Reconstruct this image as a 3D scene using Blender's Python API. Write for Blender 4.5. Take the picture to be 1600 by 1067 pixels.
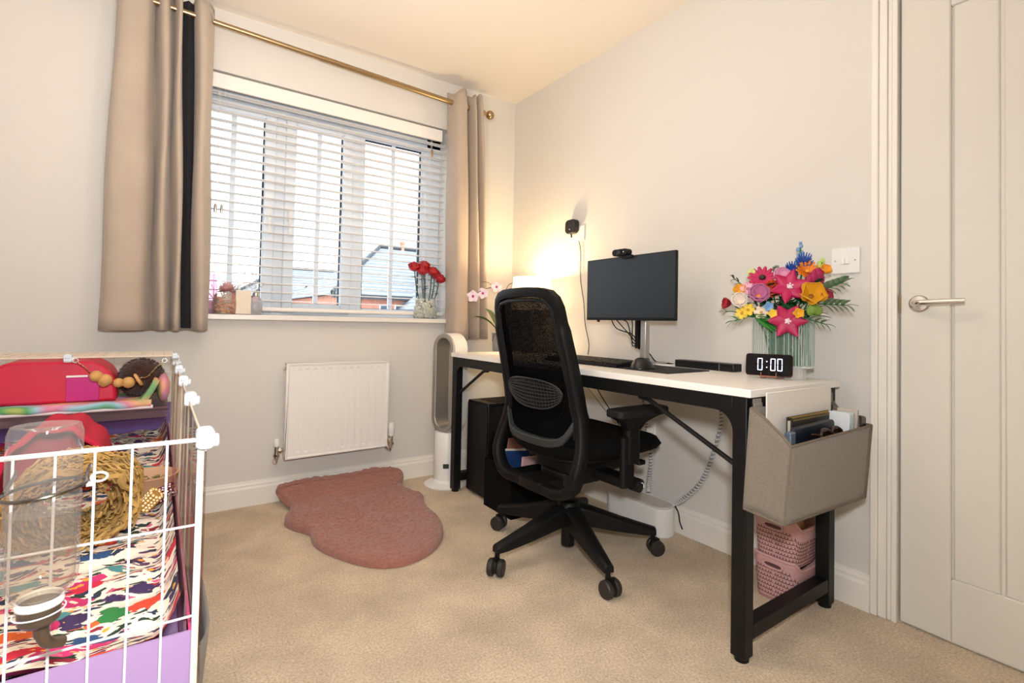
import bpy, math, random
import numpy as np
from mathutils import Vector, Matrix, Euler
PI=math.pi
for o in list(bpy.data.objects): bpy.data.objects.remove(o)
S=bpy.context.scene; C=S.collection
random.seed(4); RNG=np.random.default_rng(4)
# ---------------------------------------------------------------- camera, world, lights, exposure
cam=bpy.data.cameras.new('camera'); co=bpy.data.objects.new('camera',cam); C.objects.link(co); S.camera=co
yaw,pitch,roll=.610,.023,.020
fw=Vector((math.sin(yaw)*math.cos(pitch),math.cos(yaw)*math.cos(pitch),math.sin(pitch)))
r0=Vector((math.cos(yaw),-math.sin(yaw),0)); u0=r0.cross(fw)
rr=math.cos(roll)*r0+math.sin(roll)*u0; uu=-math.sin(roll)*r0+math.cos(roll)*u0
M=Matrix((rr,uu,-fw)).transposed().to_4x4(); M.translation=Vector((-1.902,-2.729,.902)); co.matrix_world=M
cam.sensor_width=36; cam.lens=791/1600*36; cam.shift_y=-47.5/1600*1; cam.clip_start=.02; cam.clip_end=200
W=bpy.data.worlds.new('world'); S.world=W; W.use_nodes=True
nt=W.node_tree; bg=nt.nodes['Background']
tc=nt.nodes.new('ShaderNodeTexCoord'); sp=nt.nodes.new('ShaderNodeSeparateXYZ'); cr=nt.nodes.new('ShaderNodeValToRGB')
nt.links.new(tc.outputs['Generated'],sp.inputs[0]); nt.links.new(sp.outputs['Z'],cr.inputs[0]); nt.links.new(cr.outputs[0],bg.inputs[0])
cr.color_ramp.elements[0].position=0; cr.color_ramp.elements[0].color=(.86,.93,1,1)
cr.color_ramp.elements[1].position=.8; cr.color_ramp.elements[1].color=(.80,.89,1,1)
bg.inputs[1].default_value=3.5
def light(name,kind,loc,power,color,size=.1,rot=None,portal=False,sy=None):
    l=bpy.data.lights.new(name,kind); l.color=color; l.energy=power
    o=bpy.data.objects.new(name,l); C.objects.link(o); o.location=loc
    if kind=='AREA':
        l.size=size
        if sy: l.shape='RECTANGLE'; l.size_y=sy
        if portal: l.cycles.is_portal=True
    else: l.shadow_soft_size=size
    if rot: o.rotation_euler=rot
    return o
light('ceiling_lamp','POINT',(-1.40,-1.35,2.0),6.0,(1,.87,.72),.07)
light('bounce_fill','AREA',(-1.85,-1.9,1.45),13,(1,.96,.93),.35,(PI-.30,0,0))  # added upward fill brightening the ceiling, standing in for bounced flash
fl=light('flash','AREA',(-1.87,-2.74,1.06),20,(.94,.975,1),.09)
fl.rotation_euler=Vector((.26,.93,-.12)).to_track_quat('-Z','Y').to_euler()
light('window_portal','AREA',(-1.13,.17,1.5),1,(1,1,1),1.25,(-PI/2,0,0),True,1.1)
S.view_settings.view_transform='Standard'; S.view_settings.look='None'; S.view_settings.gamma=1
S.view_settings.use_curve_mapping=False; S.view_settings.exposure=.43
# ---------------------------------------------------------------- materials
def lin(h):
    h=h.lstrip('#'); c=[int(h[i:i+2],16)/255 for i in (0,2,4)]
    return tuple(x/12.92 if x<=.04045 else ((x+.055)/1.055)**2.4 for x in c)+(1,)
def mat(name,col,rough=.5,metal=0,bump=0,bs=200,var=0,vs=20,trans=0,ior=1.45,em=None,es=0,alpha=1,sheen=0,coat=0,spec=None,detail=4):
    m=bpy.data.materials.new(name); m.use_nodes=True; n=m.node_tree; b=n.nodes['Principled BSDF']
    c=lin(col); I=b.inputs
    I['Base Color'].default_value=c; I['Roughness'].default_value=rough; I['Metallic'].default_value=metal
    I['Transmission Weight'].default_value=trans; I['IOR'].default_value=ior; I['Alpha'].default_value=alpha
    I['Sheen Weight'].default_value=sheen; I['Coat Weight'].default_value=coat
    if spec is not None: I['Specular IOR Level'].default_value=spec
    if em: I['Emission Color'].default_value=lin(em); I['Emission Strength'].default_value=es
    if bump or var:
        t=n.nodes.new('ShaderNodeTexCoord')
    if var:
        q=n.nodes.new('ShaderNodeTexNoise'); q.inputs['Scale'].default_value=vs; q.inputs['Detail'].default_value=detail
        n.links.new(t.outputs['Object'],q.inputs['Vector'])
        r=n.nodes.new('ShaderNodeMapRange'); r.inputs[3].default_value=1-var; r.inputs[4].default_value=1+var
        r.inputs[1].default_value=.3; r.inputs[2].default_value=.7
        n.links.new(q.outputs[0],r.inputs[0])
        x=n.nodes.new('ShaderNodeMix'); x.data_type='RGBA'; x.blend_type='MULTIPLY'; x.inputs[0].default_value=1
        x.inputs[6].default_value=c; n.links.new(r.outputs[0],x.inputs[7]); n.links.new(x.outputs[2],I['Base Color'])
    if bump:
        q=n.nodes.new('ShaderNodeTexNoise'); q.inputs['Scale'].default_value=bs; q.inputs['Detail'].default_value=3
        n.links.new(t.outputs['Object'],q.inputs['Vector'])
        k=n.nodes.new('ShaderNodeBump'); k.inputs['Strength'].default_value=bump; k.inputs['Distance'].default_value=.004
        n.links.new(q.outputs[0],k.inputs['Height']); n.links.new(k.outputs[0],I['Normal'])
    return m
def glass(name,col='#ffffff',rough=.02,ior=1.45,mixt=.0):
    m=bpy.data.materials.new(name); m.use_nodes=True; n=m.node_tree; n.nodes.clear()
    o=n.nodes.new('ShaderNodeOutputMaterial'); g=n.nodes.new('ShaderNodeBsdfGlossy'); t=n.nodes.new('ShaderNodeBsdfTransparent')
    g.inputs['Roughness'].default_value=rough; t.inputs[0].default_value=lin(col)
    f=n.nodes.new('ShaderNodeLayerWeight'); pw_=n.nodes.new('ShaderNodeMath'); pw_.operation='POWER'; pw_.inputs[1].default_value=3.5; n.links.new(f.outputs['Facing'],pw_.inputs[0])
    sc_=n.nodes.new('ShaderNodeMath'); sc_.operation='MULTIPLY_ADD'; sc_.inputs[1].default_value=.55; sc_.inputs[2].default_value=.035; n.links.new(pw_.outputs[0],sc_.inputs[0])
    mx=n.nodes.new('ShaderNodeMixShader'); n.links.new(sc_.outputs[0],mx.inputs[0]); n.links.new(t.outputs[0],mx.inputs[1]); n.links.new(g.outputs[0],mx.inputs[2])
    if mixt:
        d=n.nodes.new('ShaderNodeBsdfDiffuse'); d.inputs[0].default_value=lin(col); m2=n.nodes.new('ShaderNodeMixShader'); m2.inputs[0].default_value=mixt
        n.links.new(mx.outputs[0],m2.inputs[1]); n.links.new(d.outputs[0],m2.inputs[2]); n.links.new(m2.outputs[0],o.inputs[0])
    else: n.links.new(mx.outputs[0],o.inputs[0])
    return m
wallm=mat('wall_paint','#dbd6cf',.85,bump=.06,bs=350)
ceilm=mat('ceiling_paint','#ece3d8',.9,bump=.05,bs=300)
trimw=mat('trim_gloss','#ece6dd',.35)
doorm=mat('door_paint','#dbd6cc',.42,bump=.04,bs=150)
upvc=mat('upvc','#dfe4ea',.35)
gasket=mat('gasket','#20242a',.6)
paneg=glass('pane_glass','#fbfdff')
slatm=mat('slat','#eee8e1',.5)
cordm=mat('cord','#e6e0d6',.7)
brass=mat('brushed_brass','#b09672',.3,1)
chrome=mat('chrome','#d9d5cf',.15,1)
curt=mat('curtain_cloth','#b3a393',.9,bump=.15,bs=600,var=.05,vs=8,sheen=.2)
lining=mat('curtain_lining','#2b2b30',.8)
radm=mat('radiator_enamel','#eeeae3',.35)
black=mat('black_powder','#101011',.45,spec=.3)
blackpl=mat('black_plastic','#0e0e0f',.5,spec=.3)
blackfab=mat('black_fabric','#0b0b0c',.95,bump=.3,bs=900,spec=.15)
greypl=mat('grey_plastic','#2e3231',.5)
white=mat('white_plastic','#ece9e4',.4)
desktop=mat('desk_laminate','#efe9e1',.4)
silver=mat('silver','#b8b6b2',.35,.85)
screen=mat('screen_glass','#1b232b',.42,spec=.6)
def link(n,a,b): n.links.new(a,b)
def carpet_mat():
    m=mat('carpet','#c4b099',1,spec=.05); n=m.node_tree; b=n.nodes['Principled BSDF']; t=n.nodes.new('ShaderNodeTexCoord')
    a=n.nodes.new('ShaderNodeTexNoise'); a.inputs['Scale'].default_value=150; a.inputs['Detail'].default_value=5; a.inputs['Roughness'].default_value=.7
    c=n.nodes.new('ShaderNodeTexNoise'); c.inputs['Scale'].default_value=5; c.inputs['Detail'].default_value=5
    link(n,t.outputs['Object'],a.inputs[0]); link(n,t.outputs['Object'],c.inputs[0])
    r=n.nodes.new('ShaderNodeValToRGB'); r.color_ramp.elements[0].position=.3; r.color_ramp.elements[1].position=.7
    r.color_ramp.elements[0].color=lin('#c2aa8c'); r.color_ramp.elements[1].color=lin('#f8e6cd'); link(n,a.outputs[0],r.inputs[0])
    r2=n.nodes.new('ShaderNodeMapRange'); r2.inputs[1].default_value=.3; r2.inputs[2].default_value=.7; r2.inputs[3].default_value=.80; r2.inputs[4].default_value=1.12; link(n,c.outputs[0],r2.inputs[0])
    x=n.nodes.new('ShaderNodeMix'); x.data_type='RGBA'; x.blend_type='MULTIPLY'; x.inputs[0].default_value=1
    link(n,r.outputs[0],x.inputs[6]); link(n,r2.outputs[0],x.inputs[7]); link(n,x.outputs[2],b.inputs['Base Color'])
    k=n.nodes.new('ShaderNodeBump'); k.inputs['Strength'].default_value=.9; k.inputs['Distance'].default_value=.006; link(n,a.outputs[0],k.inputs['Height']); link(n,k.outputs[0],b.inputs['Normal'])
    return m
carpet=carpet_mat()
# ---------------------------------------------------------------- mesh building
class MB:
    def __init__(s): s.v=[]; s.f=[]
    def add(s,vs,fs):
        n=len(s.v); s.v+= [tuple(map(float,p)) for p in vs]; s.f+=[tuple(i+n for i in f) for f in fs]; return s
    def box(s,a,b,R=None,c=None):
        a=list(a);b=list(b)
        for i in range(3):
            if a[i]>b[i]: a[i],b[i]=b[i],a[i]
        vs=[(x,y,z) for z in (a[2],b[2]) for y in (a[1],b[1]) for x in (a[0],b[0])]
        if R is not None:
            cc=Vector(c if c is not None else [(a[i]+b[i])/2 for i in range(3)])
            vs=[tuple(R@(Vector(p)-cc)+cc) for p in vs]
        return s.add(vs,[(0,2,3,1),(4,5,7,6),(0,1,5,4),(2,6,7,3),(0,4,6,2),(1,3,7,5)])
    def rbox(s,a,b,r,seg=4,axis=2,R=None,c=None):
        """box with rounded vertical edges (about axis) """
        ax=[i for i in range(3) if i!=axis]
        u0,u1=sorted((a[ax[0]],b[ax[0]])); w0,w1=sorted((a[ax[1]],b[ax[1]])); lo,hi=sorted((a[axis],b[axis]))
        r=min(r,(u1-u0)/2-1e-5,(w1-w0)/2-1e-5); pl=[]
        for cx,cy,a0 in ((u1-r,w1-r,0),(u0+r,w1-r,90),(u0+r,w0+r,180),(u1-r,w0+r,270)):
            for k in range(seg+1):
                t=math.radians(a0+90*k/seg); pl.append((cx+r*math.cos(t),cy+r*math.sin(t)))
        return s.prism(pl,lo,hi,axis,R,c)
    def prism(s,pl,lo,hi,axis=2,R=None,c=None):
        ax=[i for i in range(3) if i!=axis]; n=len(pl); vs=[]
        for h in (lo,hi):
            for p in pl:
                q=[0,0,0]; q[ax[0]]=p[0]; q[ax[1]]=p[1]; q[axis]=h; vs.append(tuple(q))
        if R is not None:
            cc=Vector(c); vs=[tuple(R@(Vector(p)-cc)+cc) for p in vs]
        fs=[tuple(range(n)),tuple(range(2*n-1,n-1,-1))]+[(i,i+n,(i+1)%n+n,(i+1)%n) for i in range(n)]
        return s.add(vs,fs)
    def tube(s,pts,r,seg=8,closed=False,cap=True):
        pts=[Vector(p) for p in pts]; n=len(pts); rs=r if hasattr(r,'__len__') else [r]*n
        vs=[];prev=None
        for i,p in enumerate(pts):
            if closed: t=pts[(i+1)%n]-pts[i-1]
            else: t=pts[min(i+1,n-1)]-pts[max(i-1,0)]
            if t.length<1e-9: t=Vector((0,0,1))
            t.normalize()
            if prev is None:
                a=Vector((0,0,1)) if abs(t.z)<.9 else Vector((1,0,0)); x=t.cross(a).normalized()
            else:
                x=prev-t*prev.dot(t); x.normalize()
            prev=x; y=t.cross(x)
            for k in range(seg):
                a=2*PI*k/seg; vs.append(p+(x*math.cos(a)+y*math.sin(a))*rs[i])
        fs=[]
        m=n if closed else n-1
        for i in range(m):
            j=(i+1)%n
            for k in range(seg): fs.append((i*seg+k,i*seg+(k+1)%seg,j*seg+(k+1)%seg,j*seg+k))
        if cap and not closed: fs+= [tuple(range(seg-1,-1,-1)),tuple(range((n-1)*seg,n*seg))]
        return s.add(vs,fs)
    def cyl(s,a,b,r,seg=20,r2=None): return s.tube([a,b],[r,r if r2 is None else r2],seg)
    def lathe(s,prof,c=(0,0,0),seg=24,R=None,sx=1,sy=1,cap=True):
        c=Vector(c); vs=[]
        for (r,z) in prof:
            for k in range(seg):
                a=2*PI*k/seg; p=Vector((r*math.cos(a)*sx,r*math.sin(a)*sy,z))
                if R is not None: p=R@p
                vs.append(p+c)
        n=len(prof); fs=[]
        for i in range(n-1):
            for k in range(seg): fs.append((i*seg+k,i*seg+(k+1)%seg,(i+1)*seg+(k+1)%seg,(i+1)*seg+k))
        if cap:
            if prof[0][0]>1e-4: fs.append(tuple(range(seg-1,-1,-1)))
            if prof[-1][0]>1e-4: fs.append(tuple(range((n-1)*seg,n*seg)))
        return s.add(vs,fs)
    def ball(s,c,r,seg=14,rings=9,sc=(1,1,1),R=None,jit=0):
        vs=[];c=Vector(c)
        for i in range(rings+1):
            th=PI*i/rings
            for k in range(seg):
                a=2*PI*k/seg; j=1+jit*random.uniform(-1,1)
                p=Vector((r*sc[0]*math.sin(th)*math.cos(a),r*sc[1]*math.sin(th)*math.sin(a),r*sc[2]*math.cos(th)))*j
                if R is not None: p=R@p
                vs.append(p+c)
        fs=[(i*seg+k,(i+1)*seg+k,(i+1)*seg+(k+1)%seg,i*seg+(k+1)%seg) for i in range(rings) for k in range(seg)]
        return s.add(vs,fs)
    def grid(s,fn,nu,nv,closeu=False,thick=0):
        vs=[fn(i/(nu if closeu else nu-1),j/(nv-1)) for j in range(nv) for i in range(nu)]
        fs=[]
        for j in range(nv-1):
            for i in range(nu if closeu else nu-1):
                i2=(i+1)%nu; fs.append((j*nu+i,j*nu+i2,(j+1)*nu+i2,(j+1)*nu+i))
        return s.add(vs,fs)
ROOT={}
def build(mb,name,m,parent=None,loc=None,smooth=35,bevel=0,solid=0,sub=0,seg=2,stuff=False,off=0):
    me=bpy.data.meshes.new(name); base=Vector(ROOT[parent.name]) if parent is not None else Vector(loc or (0,0,0))
    me.from_pydata([tuple(Vector(p)-base) for p in mb.v],[],mb.f); me.validate(); me.update()
    ms=m if isinstance(m,(list,tuple)) else [m]
    for x in ms: me.materials.append(x)
    o=bpy.data.objects.new(name,me); C.objects.link(o)
    if parent is not None: o.parent=parent
    else: o.location=base
    ROOT[o.name]=tuple(base)
    import bmesh
    bm=bmesh.new(); bm.from_mesh(me); bmesh.ops.remove_doubles(bm,verts=bm.verts,dist=1e-6); bmesh.ops.recalc_face_normals(bm,faces=bm.faces); bm.to_mesh(me); bm.free()
    if smooth:
        me.shade_smooth(); me.set_sharp_from_angle(angle=math.radians(smooth))
    if solid:
        k=o.modifiers.new('solid','SOLIDIFY'); k.thickness=solid; k.offset=off
    if bevel:
        k=o.modifiers.new('bevel','BEVEL'); k.width=bevel; k.segments=seg; k.limit_method='ANGLE'; k.angle_limit=math.radians(40); k.use_clamp_overlap=True
        k.harden_normals=False
    if sub:
        k=o.modifiers.new('sub','SUBSURF'); k.levels=sub; k.render_levels=sub
    if stuff: o['kind']='stuff'
    return o
def tag(o,label,cat,group=None):
    o['label']=label; o['category']=cat
    if group: o['group']=group
    return o
def thing(name,label,cat,loc,group=None):
    o=bpy.data.objects.new(name,None); C.objects.link(o); o.location=loc; o.empty_display_size=.05; ROOT[o.name]=tuple(loc)
    return tag(o,label,cat,group)
def struct(mb,name,m,**k):
    o=build(mb,name,m,**k); o['kind']='structure'; return o
def dup(root,loc=None,rot=None,scale=None,label=None):
    r=root.copy(); C.objects.link(r)
    if loc is not None: r.location=loc; ROOT[r.name]=tuple(loc)
    if rot is not None: r.rotation_euler=rot
    if scale is not None: r.scale=scale if hasattr(scale,'__len__') else (scale,)*3
    if label: r['label']=label
    for ch in list(root.children):
        c=ch.copy(); C.objects.link(c); c.parent=r
        for g in ch.children:
            d=g.copy(); C.objects.link(d); d.parent=c
    return r
RX=lambda a: Matrix.Rotation(a,3,'X'); RY=lambda a: Matrix.Rotation(a,3,'Y'); RZ=lambda a: Matrix.Rotation(a,3,'Z')
def spline(pts,n=8,closed=False):
    P=[Vector(p) for p in pts]; N=len(P); out=[]
    for i in range(N if closed else N-1):
        if closed: a,b,c,d=P[i-1],P[i],P[(i+1)%N],P[(i+2)%N]
        else: a,b,c,d=P[max(i-1,0)],P[i],P[i+1],P[min(i+2,N-1)]
        for k in range(n):
            t=k/n; out.append(.5*((2*b)+(c-a)*t+(2*a-5*b+4*c-d)*t*t+(3*b-a-3*c+d)*t**3))
    if not closed: out.append(P[-1])
    return out
# ---------------------------------------------------------------- room shell
H=2.35; XL=-2.62; YF=-3.25
WX0,WX1,WZ0,WZ1=-1.80,-.475,.915,2.06       # window opening
DY0,DY1,DZ=-2.12,-2.93,1.985
struct(MB().box((XL-.1,YF-.1,-.1),(.16,.3,0)),'floor',carpet)
struct(MB().box((XL-.1,YF-.1,H),(.16,.3,H+.1)),'ceiling',ceilm)
b=MB()
for a,c in (((XL-.1,0,0),(WX0,.28,H)),((WX1,0,0),(.16,.28,H)),((WX0,0,0),(WX1,.28,WZ0)),((WX0,0,WZ1),(WX1,.28,H))): b.box(a,c)
struct(b,'wall_back',wallm)
b=MB()
for a,c in (((0,DY0,0),(.16,0,H)),((0,DY1,DZ),(.16,DY0,H)),((0,YF-.1,0),(.16,DY1,H))): b.box(a,c)
struct(b,'wall_right',wallm)
struct(MB().box((XL-.1,YF-.1,0),(XL,0,H)),'wall_left',wallm)
struct(MB().box((XL,YF-.1,0),(0,YF,H)),'wall_front',wallm)
def skirt(p0,p1,nx,ny,name):
    prof=[(0,0),(.018,0),(.018,.082),(.013,.092),(.013,.100),(.008,.106),(.006,.116),(0,.116)]
    b=MB(); n=len(prof); vs=[(p[0]+nx*d,p[1]+ny*d,z) for p in (p0,p1) for d,z in prof]
    b.add(vs,[tuple(range(n)),tuple(range(2*n-1,n-1,-1))]+[(i,(i+1)%n,(i+1)%n+n,i+n) for i in range(n)])
    return struct(b,name,trimw,smooth=20)
skirt((XL,0),(0,0),0,-1,'baseboard_back'); skirt((0,0),(0,-2.053),-1,0,'baseboard_right'); skirt((XL,YF),(XL,0),1,0,'baseboard_left')
# door frame trims
def archi(y0,y1,name):
    b=MB(); b.box((-.020,y0,0),(0,y0-.020,DZ+.0)); b.box((-.015,y0-.020,0),(0,y1+.012,DZ)); b.box((-.010,y1+.012,0),(0,y1,DZ))
    return struct(b,name,trimw,bevel=.003)
archi(-2.053,-2.108,'trim_1')
b=MB(); b.box((-.012,-2.108,0),(.155,-2.122,DZ)); b.box((.045,-2.122,0),(.06,-2.134,DZ)); struct(b,'trim_2',trimw,bevel=.002)
b=MB(); b.box((-.020,-2.053,DZ),(0,-3.0,DZ+.06)); struct(b,'trim_3',trimw,bevel=.003)
b=MB(); b.box((-.020,-2.93,0),(0,-3.0,DZ)); struct(b,'trim_4',trimw,bevel=.003)
# door leaf: cottage door with recessed grooved panel
x0=.002
y0,y1=-2.127,-2.925
b=MB()
def dface(b,ya,yb,za,zb,xf): b.box((xf,ya,za),(.042,yb,zb))
pz0,pz1=.185,1.87; py0=-2.25; py1=-2.80
dface(b,y0,py0,.006,1.975,x0); dface(b,py1,y1,.006,1.975,x0); dface(b,py0,py1,.006,pz0,x0); dface(b,py0,py1,pz1,1.975,x0)
d=struct(b,'door_1',doorm,bevel=.004)
def part_struct(mb,name,m,parent,**k):
    o=build(mb,name,m,parent=parent,**k); return o
npan=5; w=(py0-py1)/npan
for i in range(npan):
    a=py0-i*w; c=a-w
    part_struct(MB().box((x0+.006,a-.004,pz0-.002),(.036,c+.004,pz1+.002)),'door_panel',doorm,d,bevel=.005)
part_struct(MB().box((x0+.012,py0,pz0),(.03,py1,pz1)),'door_core',doorm,d)
hy,hz=-2.176,.985
b=MB().lathe([(0,0),(.026,0),(.026,.006),(.022,.010),(.011,.011),(.010,.045),(0,.045)],(x0,hy,hz),24,RY(-PI/2))
b.tube(spline([(x0-.040,hy,hz),(x0-.052,hy-.012,hz),(x0-.054,hy-.03,hz+.001),(x0-.052,hy-.075,hz+.003),(x0-.050,hy-.118,hz+.004)],6),.0085,12)
part_struct(b,'door_handle',chrome,d)
part_struct(MB().box((-.004,-2.1265,hz-.028),(.03,-2.1285,hz+.028)),'latch_plate',brass,d)
# ---------------------------------------------------------------- window
b=MB(); b.rbox((WX0-.04,-.045,WZ0-.024),(WX1+.035,.0,WZ0),.01,4,2); b.box((WX0+.001,-.0005,WZ0-.001),(WX1-.001,.13,WZ0+.002))
struct(b,'trim_5',trimw,bevel=.008)
FY0,FY1=.13,.195
win=struct(MB().box((WX0,FY0,WZ0),(WX0+.045,FY1,WZ1)).box((WX1-.10,FY0,WZ0),(WX1,FY1,WZ1)).box((WX0,FY0,WZ1-.09),(WX1,FY1,WZ1)).box((WX0,FY0,WZ0),(WX1,FY1,WZ0+.035))
   .box((-1.425,FY0+.002,WZ0+.03),(-1.375,FY1-.002,WZ1-.05)).box((-1.03,FY0+.002,WZ0+.03),(-.98,FY1-.002,WZ1-.05)),'window_1',upvc,bevel=.004)
gl=[(-1.755,-1.475,.98,1.925,True),(-1.325,-1.075,.98,1.925,True),(-.952,-.598,.965,1.945,False)]
for i,(a,c,z0,z1,op) in enumerate(gl):
    s_=.052 if op else .03
    y_=FY0-.012 if op else FY0+.01
    b=MB()
    ya,yb=y_,FY1-.005
    b.box((a-s_,ya,z0-s_),(a,yb,z1+s_)).box((c,ya,z0-s_),(c+s_,yb,z1+s_)).box((a,ya,z0-s_),(c,yb,z0)).box((a,ya,z1),(c,yb,z1+s_))
    sh=build(b,'window_sash',upvc,parent=win,bevel=.006,seg=3)
    g=MB(); t=.006; gy=.160
    g.box((a,gy-.006,z0),(a+t,gy+.006,z1)).box((c-t,gy-.006,z0),(c,gy+.006,z1)).box((a,gy-.006,z1-t),(c,gy+.006,z1)).box((a,gy-.006,z0),(c,gy+.006,z0+t*.5))
    build(g,'gasket',gasket,parent=sh)
    build(MB().box((a,gy-.002,z0),(c,gy+.002,z1)),'pane',paneg,parent=sh)
    m_=(a+c)/2
    build(MB().box((m_-.012,gy-.009,z0),(m_+.012,gy+.009,z1)),'glazing_bar',upvc,parent=sh,bevel=.003)
    if op:
        hx=c+s_*.5 if i==0 else a-s_*.5
        g=MB().rbox((hx-.011,ya-.012,1.41),(hx+.011,ya,1.48),.006,3,1).rbox((hx-.008,ya-.032,1.33),(hx+.008,ya-.014,1.465),.007,3,1).cyl((hx,ya-.002,1.455),(hx,ya-.028,1.455),.008,10)
        build(g,'window_handle',white,parent=sh,bevel=.002)
        build(MB().cyl((hx,ya-.013,1.425),(hx,ya-.0125,1.425),.0035,10),'keyhole',gasket,parent=sh)
# ---------------------------------------------------------------- blind
bx0,bx1=-1.785,-.492
bl=thing('window_blind','white slatted venetian blind lowered and open across the window','blind',(-1.13,.04,.93))
build(MB().box((bx0,-.012,1.975),(-.535,.0,2.045)).box((bx0,-.0,2.0),(-.535,.07,2.045)),'valance',slatm,bl,bevel=.004)
build(MB().box((bx0+.01,.012,2.0),(-.545,.062,2.043)),'headrail',white,bl)
nsl=24; z0=.985; dz=(1.965-z0)/(nsl-1)
first=None
for i in range(nsl):
    z=z0+dz*i
    if first is None:
        first=build(MB().add([(x,y,z+.0032*(1-((y-.037)/.025)**2)+dzz+.02*(y-.037)) for x in (bx0+.004,bx1) for dzz in (0,.0023) for y in (.014,.0255,.037,.0485,.060)],
            [(0,1,11,10),(1,2,12,11),(2,3,13,12),(3,4,14,13),(5,15,16,6),(6,16,17,7),(7,17,18,8),(8,18,19,9),(0,10,15,5),(4,9,19,14),(0,5,6,1),(1,6,7,2),(2,7,8,3),(3,8,9,4),(10,11,16,15),(11,12,17,16),(12,13,18,17),(13,14,19,18)]),'slat',slatm,bl,smooth=0)
    else:
        c=first.copy(); C.objects.link(c); c.location=(0,0,z-z0)
build(MB().rbox((bx0+.004,.012,.935),(bx1-.0,.062,.955),.006,3,0),'bottom_rail',slatm,bl,bevel=.003)
for x in (-1.69,-1.13,-.60):
    for y in (.011,.063): build(MB().tube([(x,y,.95),(x,y,2.0)],.0009,5),'ladder_cord',cordm,bl)
for x,zt in ((-1.698,1.43),(-1.672,1.43),(-.60,1.92)): build(MB().tube([(x,-.004,2.0),(x,-.006,(2+zt)/2),(x,-.005,zt)],.0009,5),'pull_cord',cordm,bl)
for x,zt in ((-1.698,1.43),(-1.672,1.43),(-.60,1.92)):
    build(MB().lathe([(.002,0),(.006,-.006),(.007,-.03),(.005,-.045),(0,-.046)],(x,-.006,zt),10),'cord_tassel',silver if zt<1.6 else brass,bl)
# ---------------------------------------------------------------- curtain pole and curtains
ry,rz=-.09,2.215
def rodz(x): return 2.185-.035*(x+.3)
cp=thing('curtain_pole','brushed brass curtain pole above the window with ball finial','curtain pole',(-1.2,0,2.2))
b=MB().cyl((-2.25,ry,rodz(-2.25)),(-1.25,ry,rodz(-1.25)),.0125,16); b.cyl((-1.27,ry,rodz(-1.27)),(-.30,ry,rodz(-.30)),.0145,16)
build(b,'pole',brass,cp)
for x,s_ in ((-.30,1),(-2.25,-1)):
    b=MB().lathe([(.0165,-.012),(.0165,.004),(.010,.008),(.009,.02),(.013,.024),(.021,.030),(.0265,.042),(.0265,.052),(.020,.064),(.010,.071),(0,.073)],(x,ry,rodz(x)),20,RY(s_*PI/2)); build(b,'finial',brass,cp)
    b=MB().cyl((x-s_*.03,0,rodz(x)),(x-s_*.03,ry,rodz(x)),.007,10).cyl((x-s_*.03,0,rodz(x)),(x-s_*.03,-.008,rodz(x)),.025,16); build(b,'bracket',brass,cp)
def curtain(path_top,path_bot,z_top,z_bot,label,lip,gi):
    t=thing('curtain',label,'curtain',(path_top[0][0],ry,z_bot),None)
    A=spline([(x,y,0) for x,y in path_top],6); B=spline([(x,y,0) for x,y in path_bot],6); n=len(A); nv=26
    def fn(u,v):
        i=min(int(round(u*(n-1))),n-1); k=v**.8; p=A[i].lerp(B[i],k)
        wv=.004*math.sin(v*9+u*14)
        zt=z_top+lip*math.cos(u*gi*2*PI)
        return (p.x+wv,p.y+wv*.5,zt+(z_bot-zt)*v)
    build(MB().grid(fn,n,nv),'cloth',curt,t,smooth=80,solid=.004)
    return t
topL=[(-2.075,-.10),(-2.06,-.135),(-2.02,-.14),(-1.975,-.125),(-1.955,-.075),(-1.95,-.045),(-1.935,-.08),(-1.925,-.13),(-1.905,-.135),(-1.895,-.07),(-1.888,-.055),(-1.880,-.10),(-1.870,-.135),(-1.858,-.13),(-1.855,-.07),(-1.83,-.035),(-1.808,-.05),(-1.802,-.10),(-1.79,-.148),(-1.765,-.14),(-1.745,-.09),(-1.735,-.05)]
botL=[(-2.10,-.09),(-2.08,-.14),(-2.03,-.155),(-1.965,-.135),(-1.935,-.08),(-1.925,-.045),(-1.910,-.08),(-1.900,-.14),(-1.885,-.145),(-1.868,-.08),(-1.860,-.06),(-1.850,-.10),(-1.840,-.145),(-1.826,-.14),(-1.820,-.07),(-1.80,-.045),(-1.785,-.05),(-1.78,-.09),(-1.765,-.14),(-1.745,-.15),(-1.725,-.10),(-1.715,-.06)]
cl=curtain(topL,botL,2.30,.84,'tall beige eyelet curtain with dark lining at the left of the window',.008,4)
build(MB().grid(lambda u,v:((-1.857+.052*u)*(1-v)+(-1.822+.042*u)*v, -.045-.035*(1-abs(2*u-1))-.02, 2.29+(.85-2.29)*v),5,10),'lining',lining,cl,smooth=80)
topR=[(-.52,-.03),(-.522,-.08),(-.51,-.135),(-.48,-.15),(-.448,-.14),(-.428,-.09),(-.42,-.05),(-.41,-.09),(-.398,-.14),(-.385,-.135),(-.378,-.08),(-.37,-.05),(-.36,-.09),(-.35,-.14),(-.335,-.13),(-.328,-.08),(-.322,-.04)]
botR=[(-.50,-.03),(-.505,-.08),(-.49,-.14),(-.45,-.15),(-.41,-.14),(-.375,-.09),(-.365,-.06),(-.355,-.09),(-.34,-.135),(-.325,-.14),(-.31,-.09),(-.30,-.05),(-.295,-.08),(-.28,-.13),(-.265,-.13),(-.258,-.08),(-.252,-.04)]
crr=curtain(topR,botR,2.255,.80,'beige eyelet curtain gathered at the right of the window',.016,5)
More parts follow.
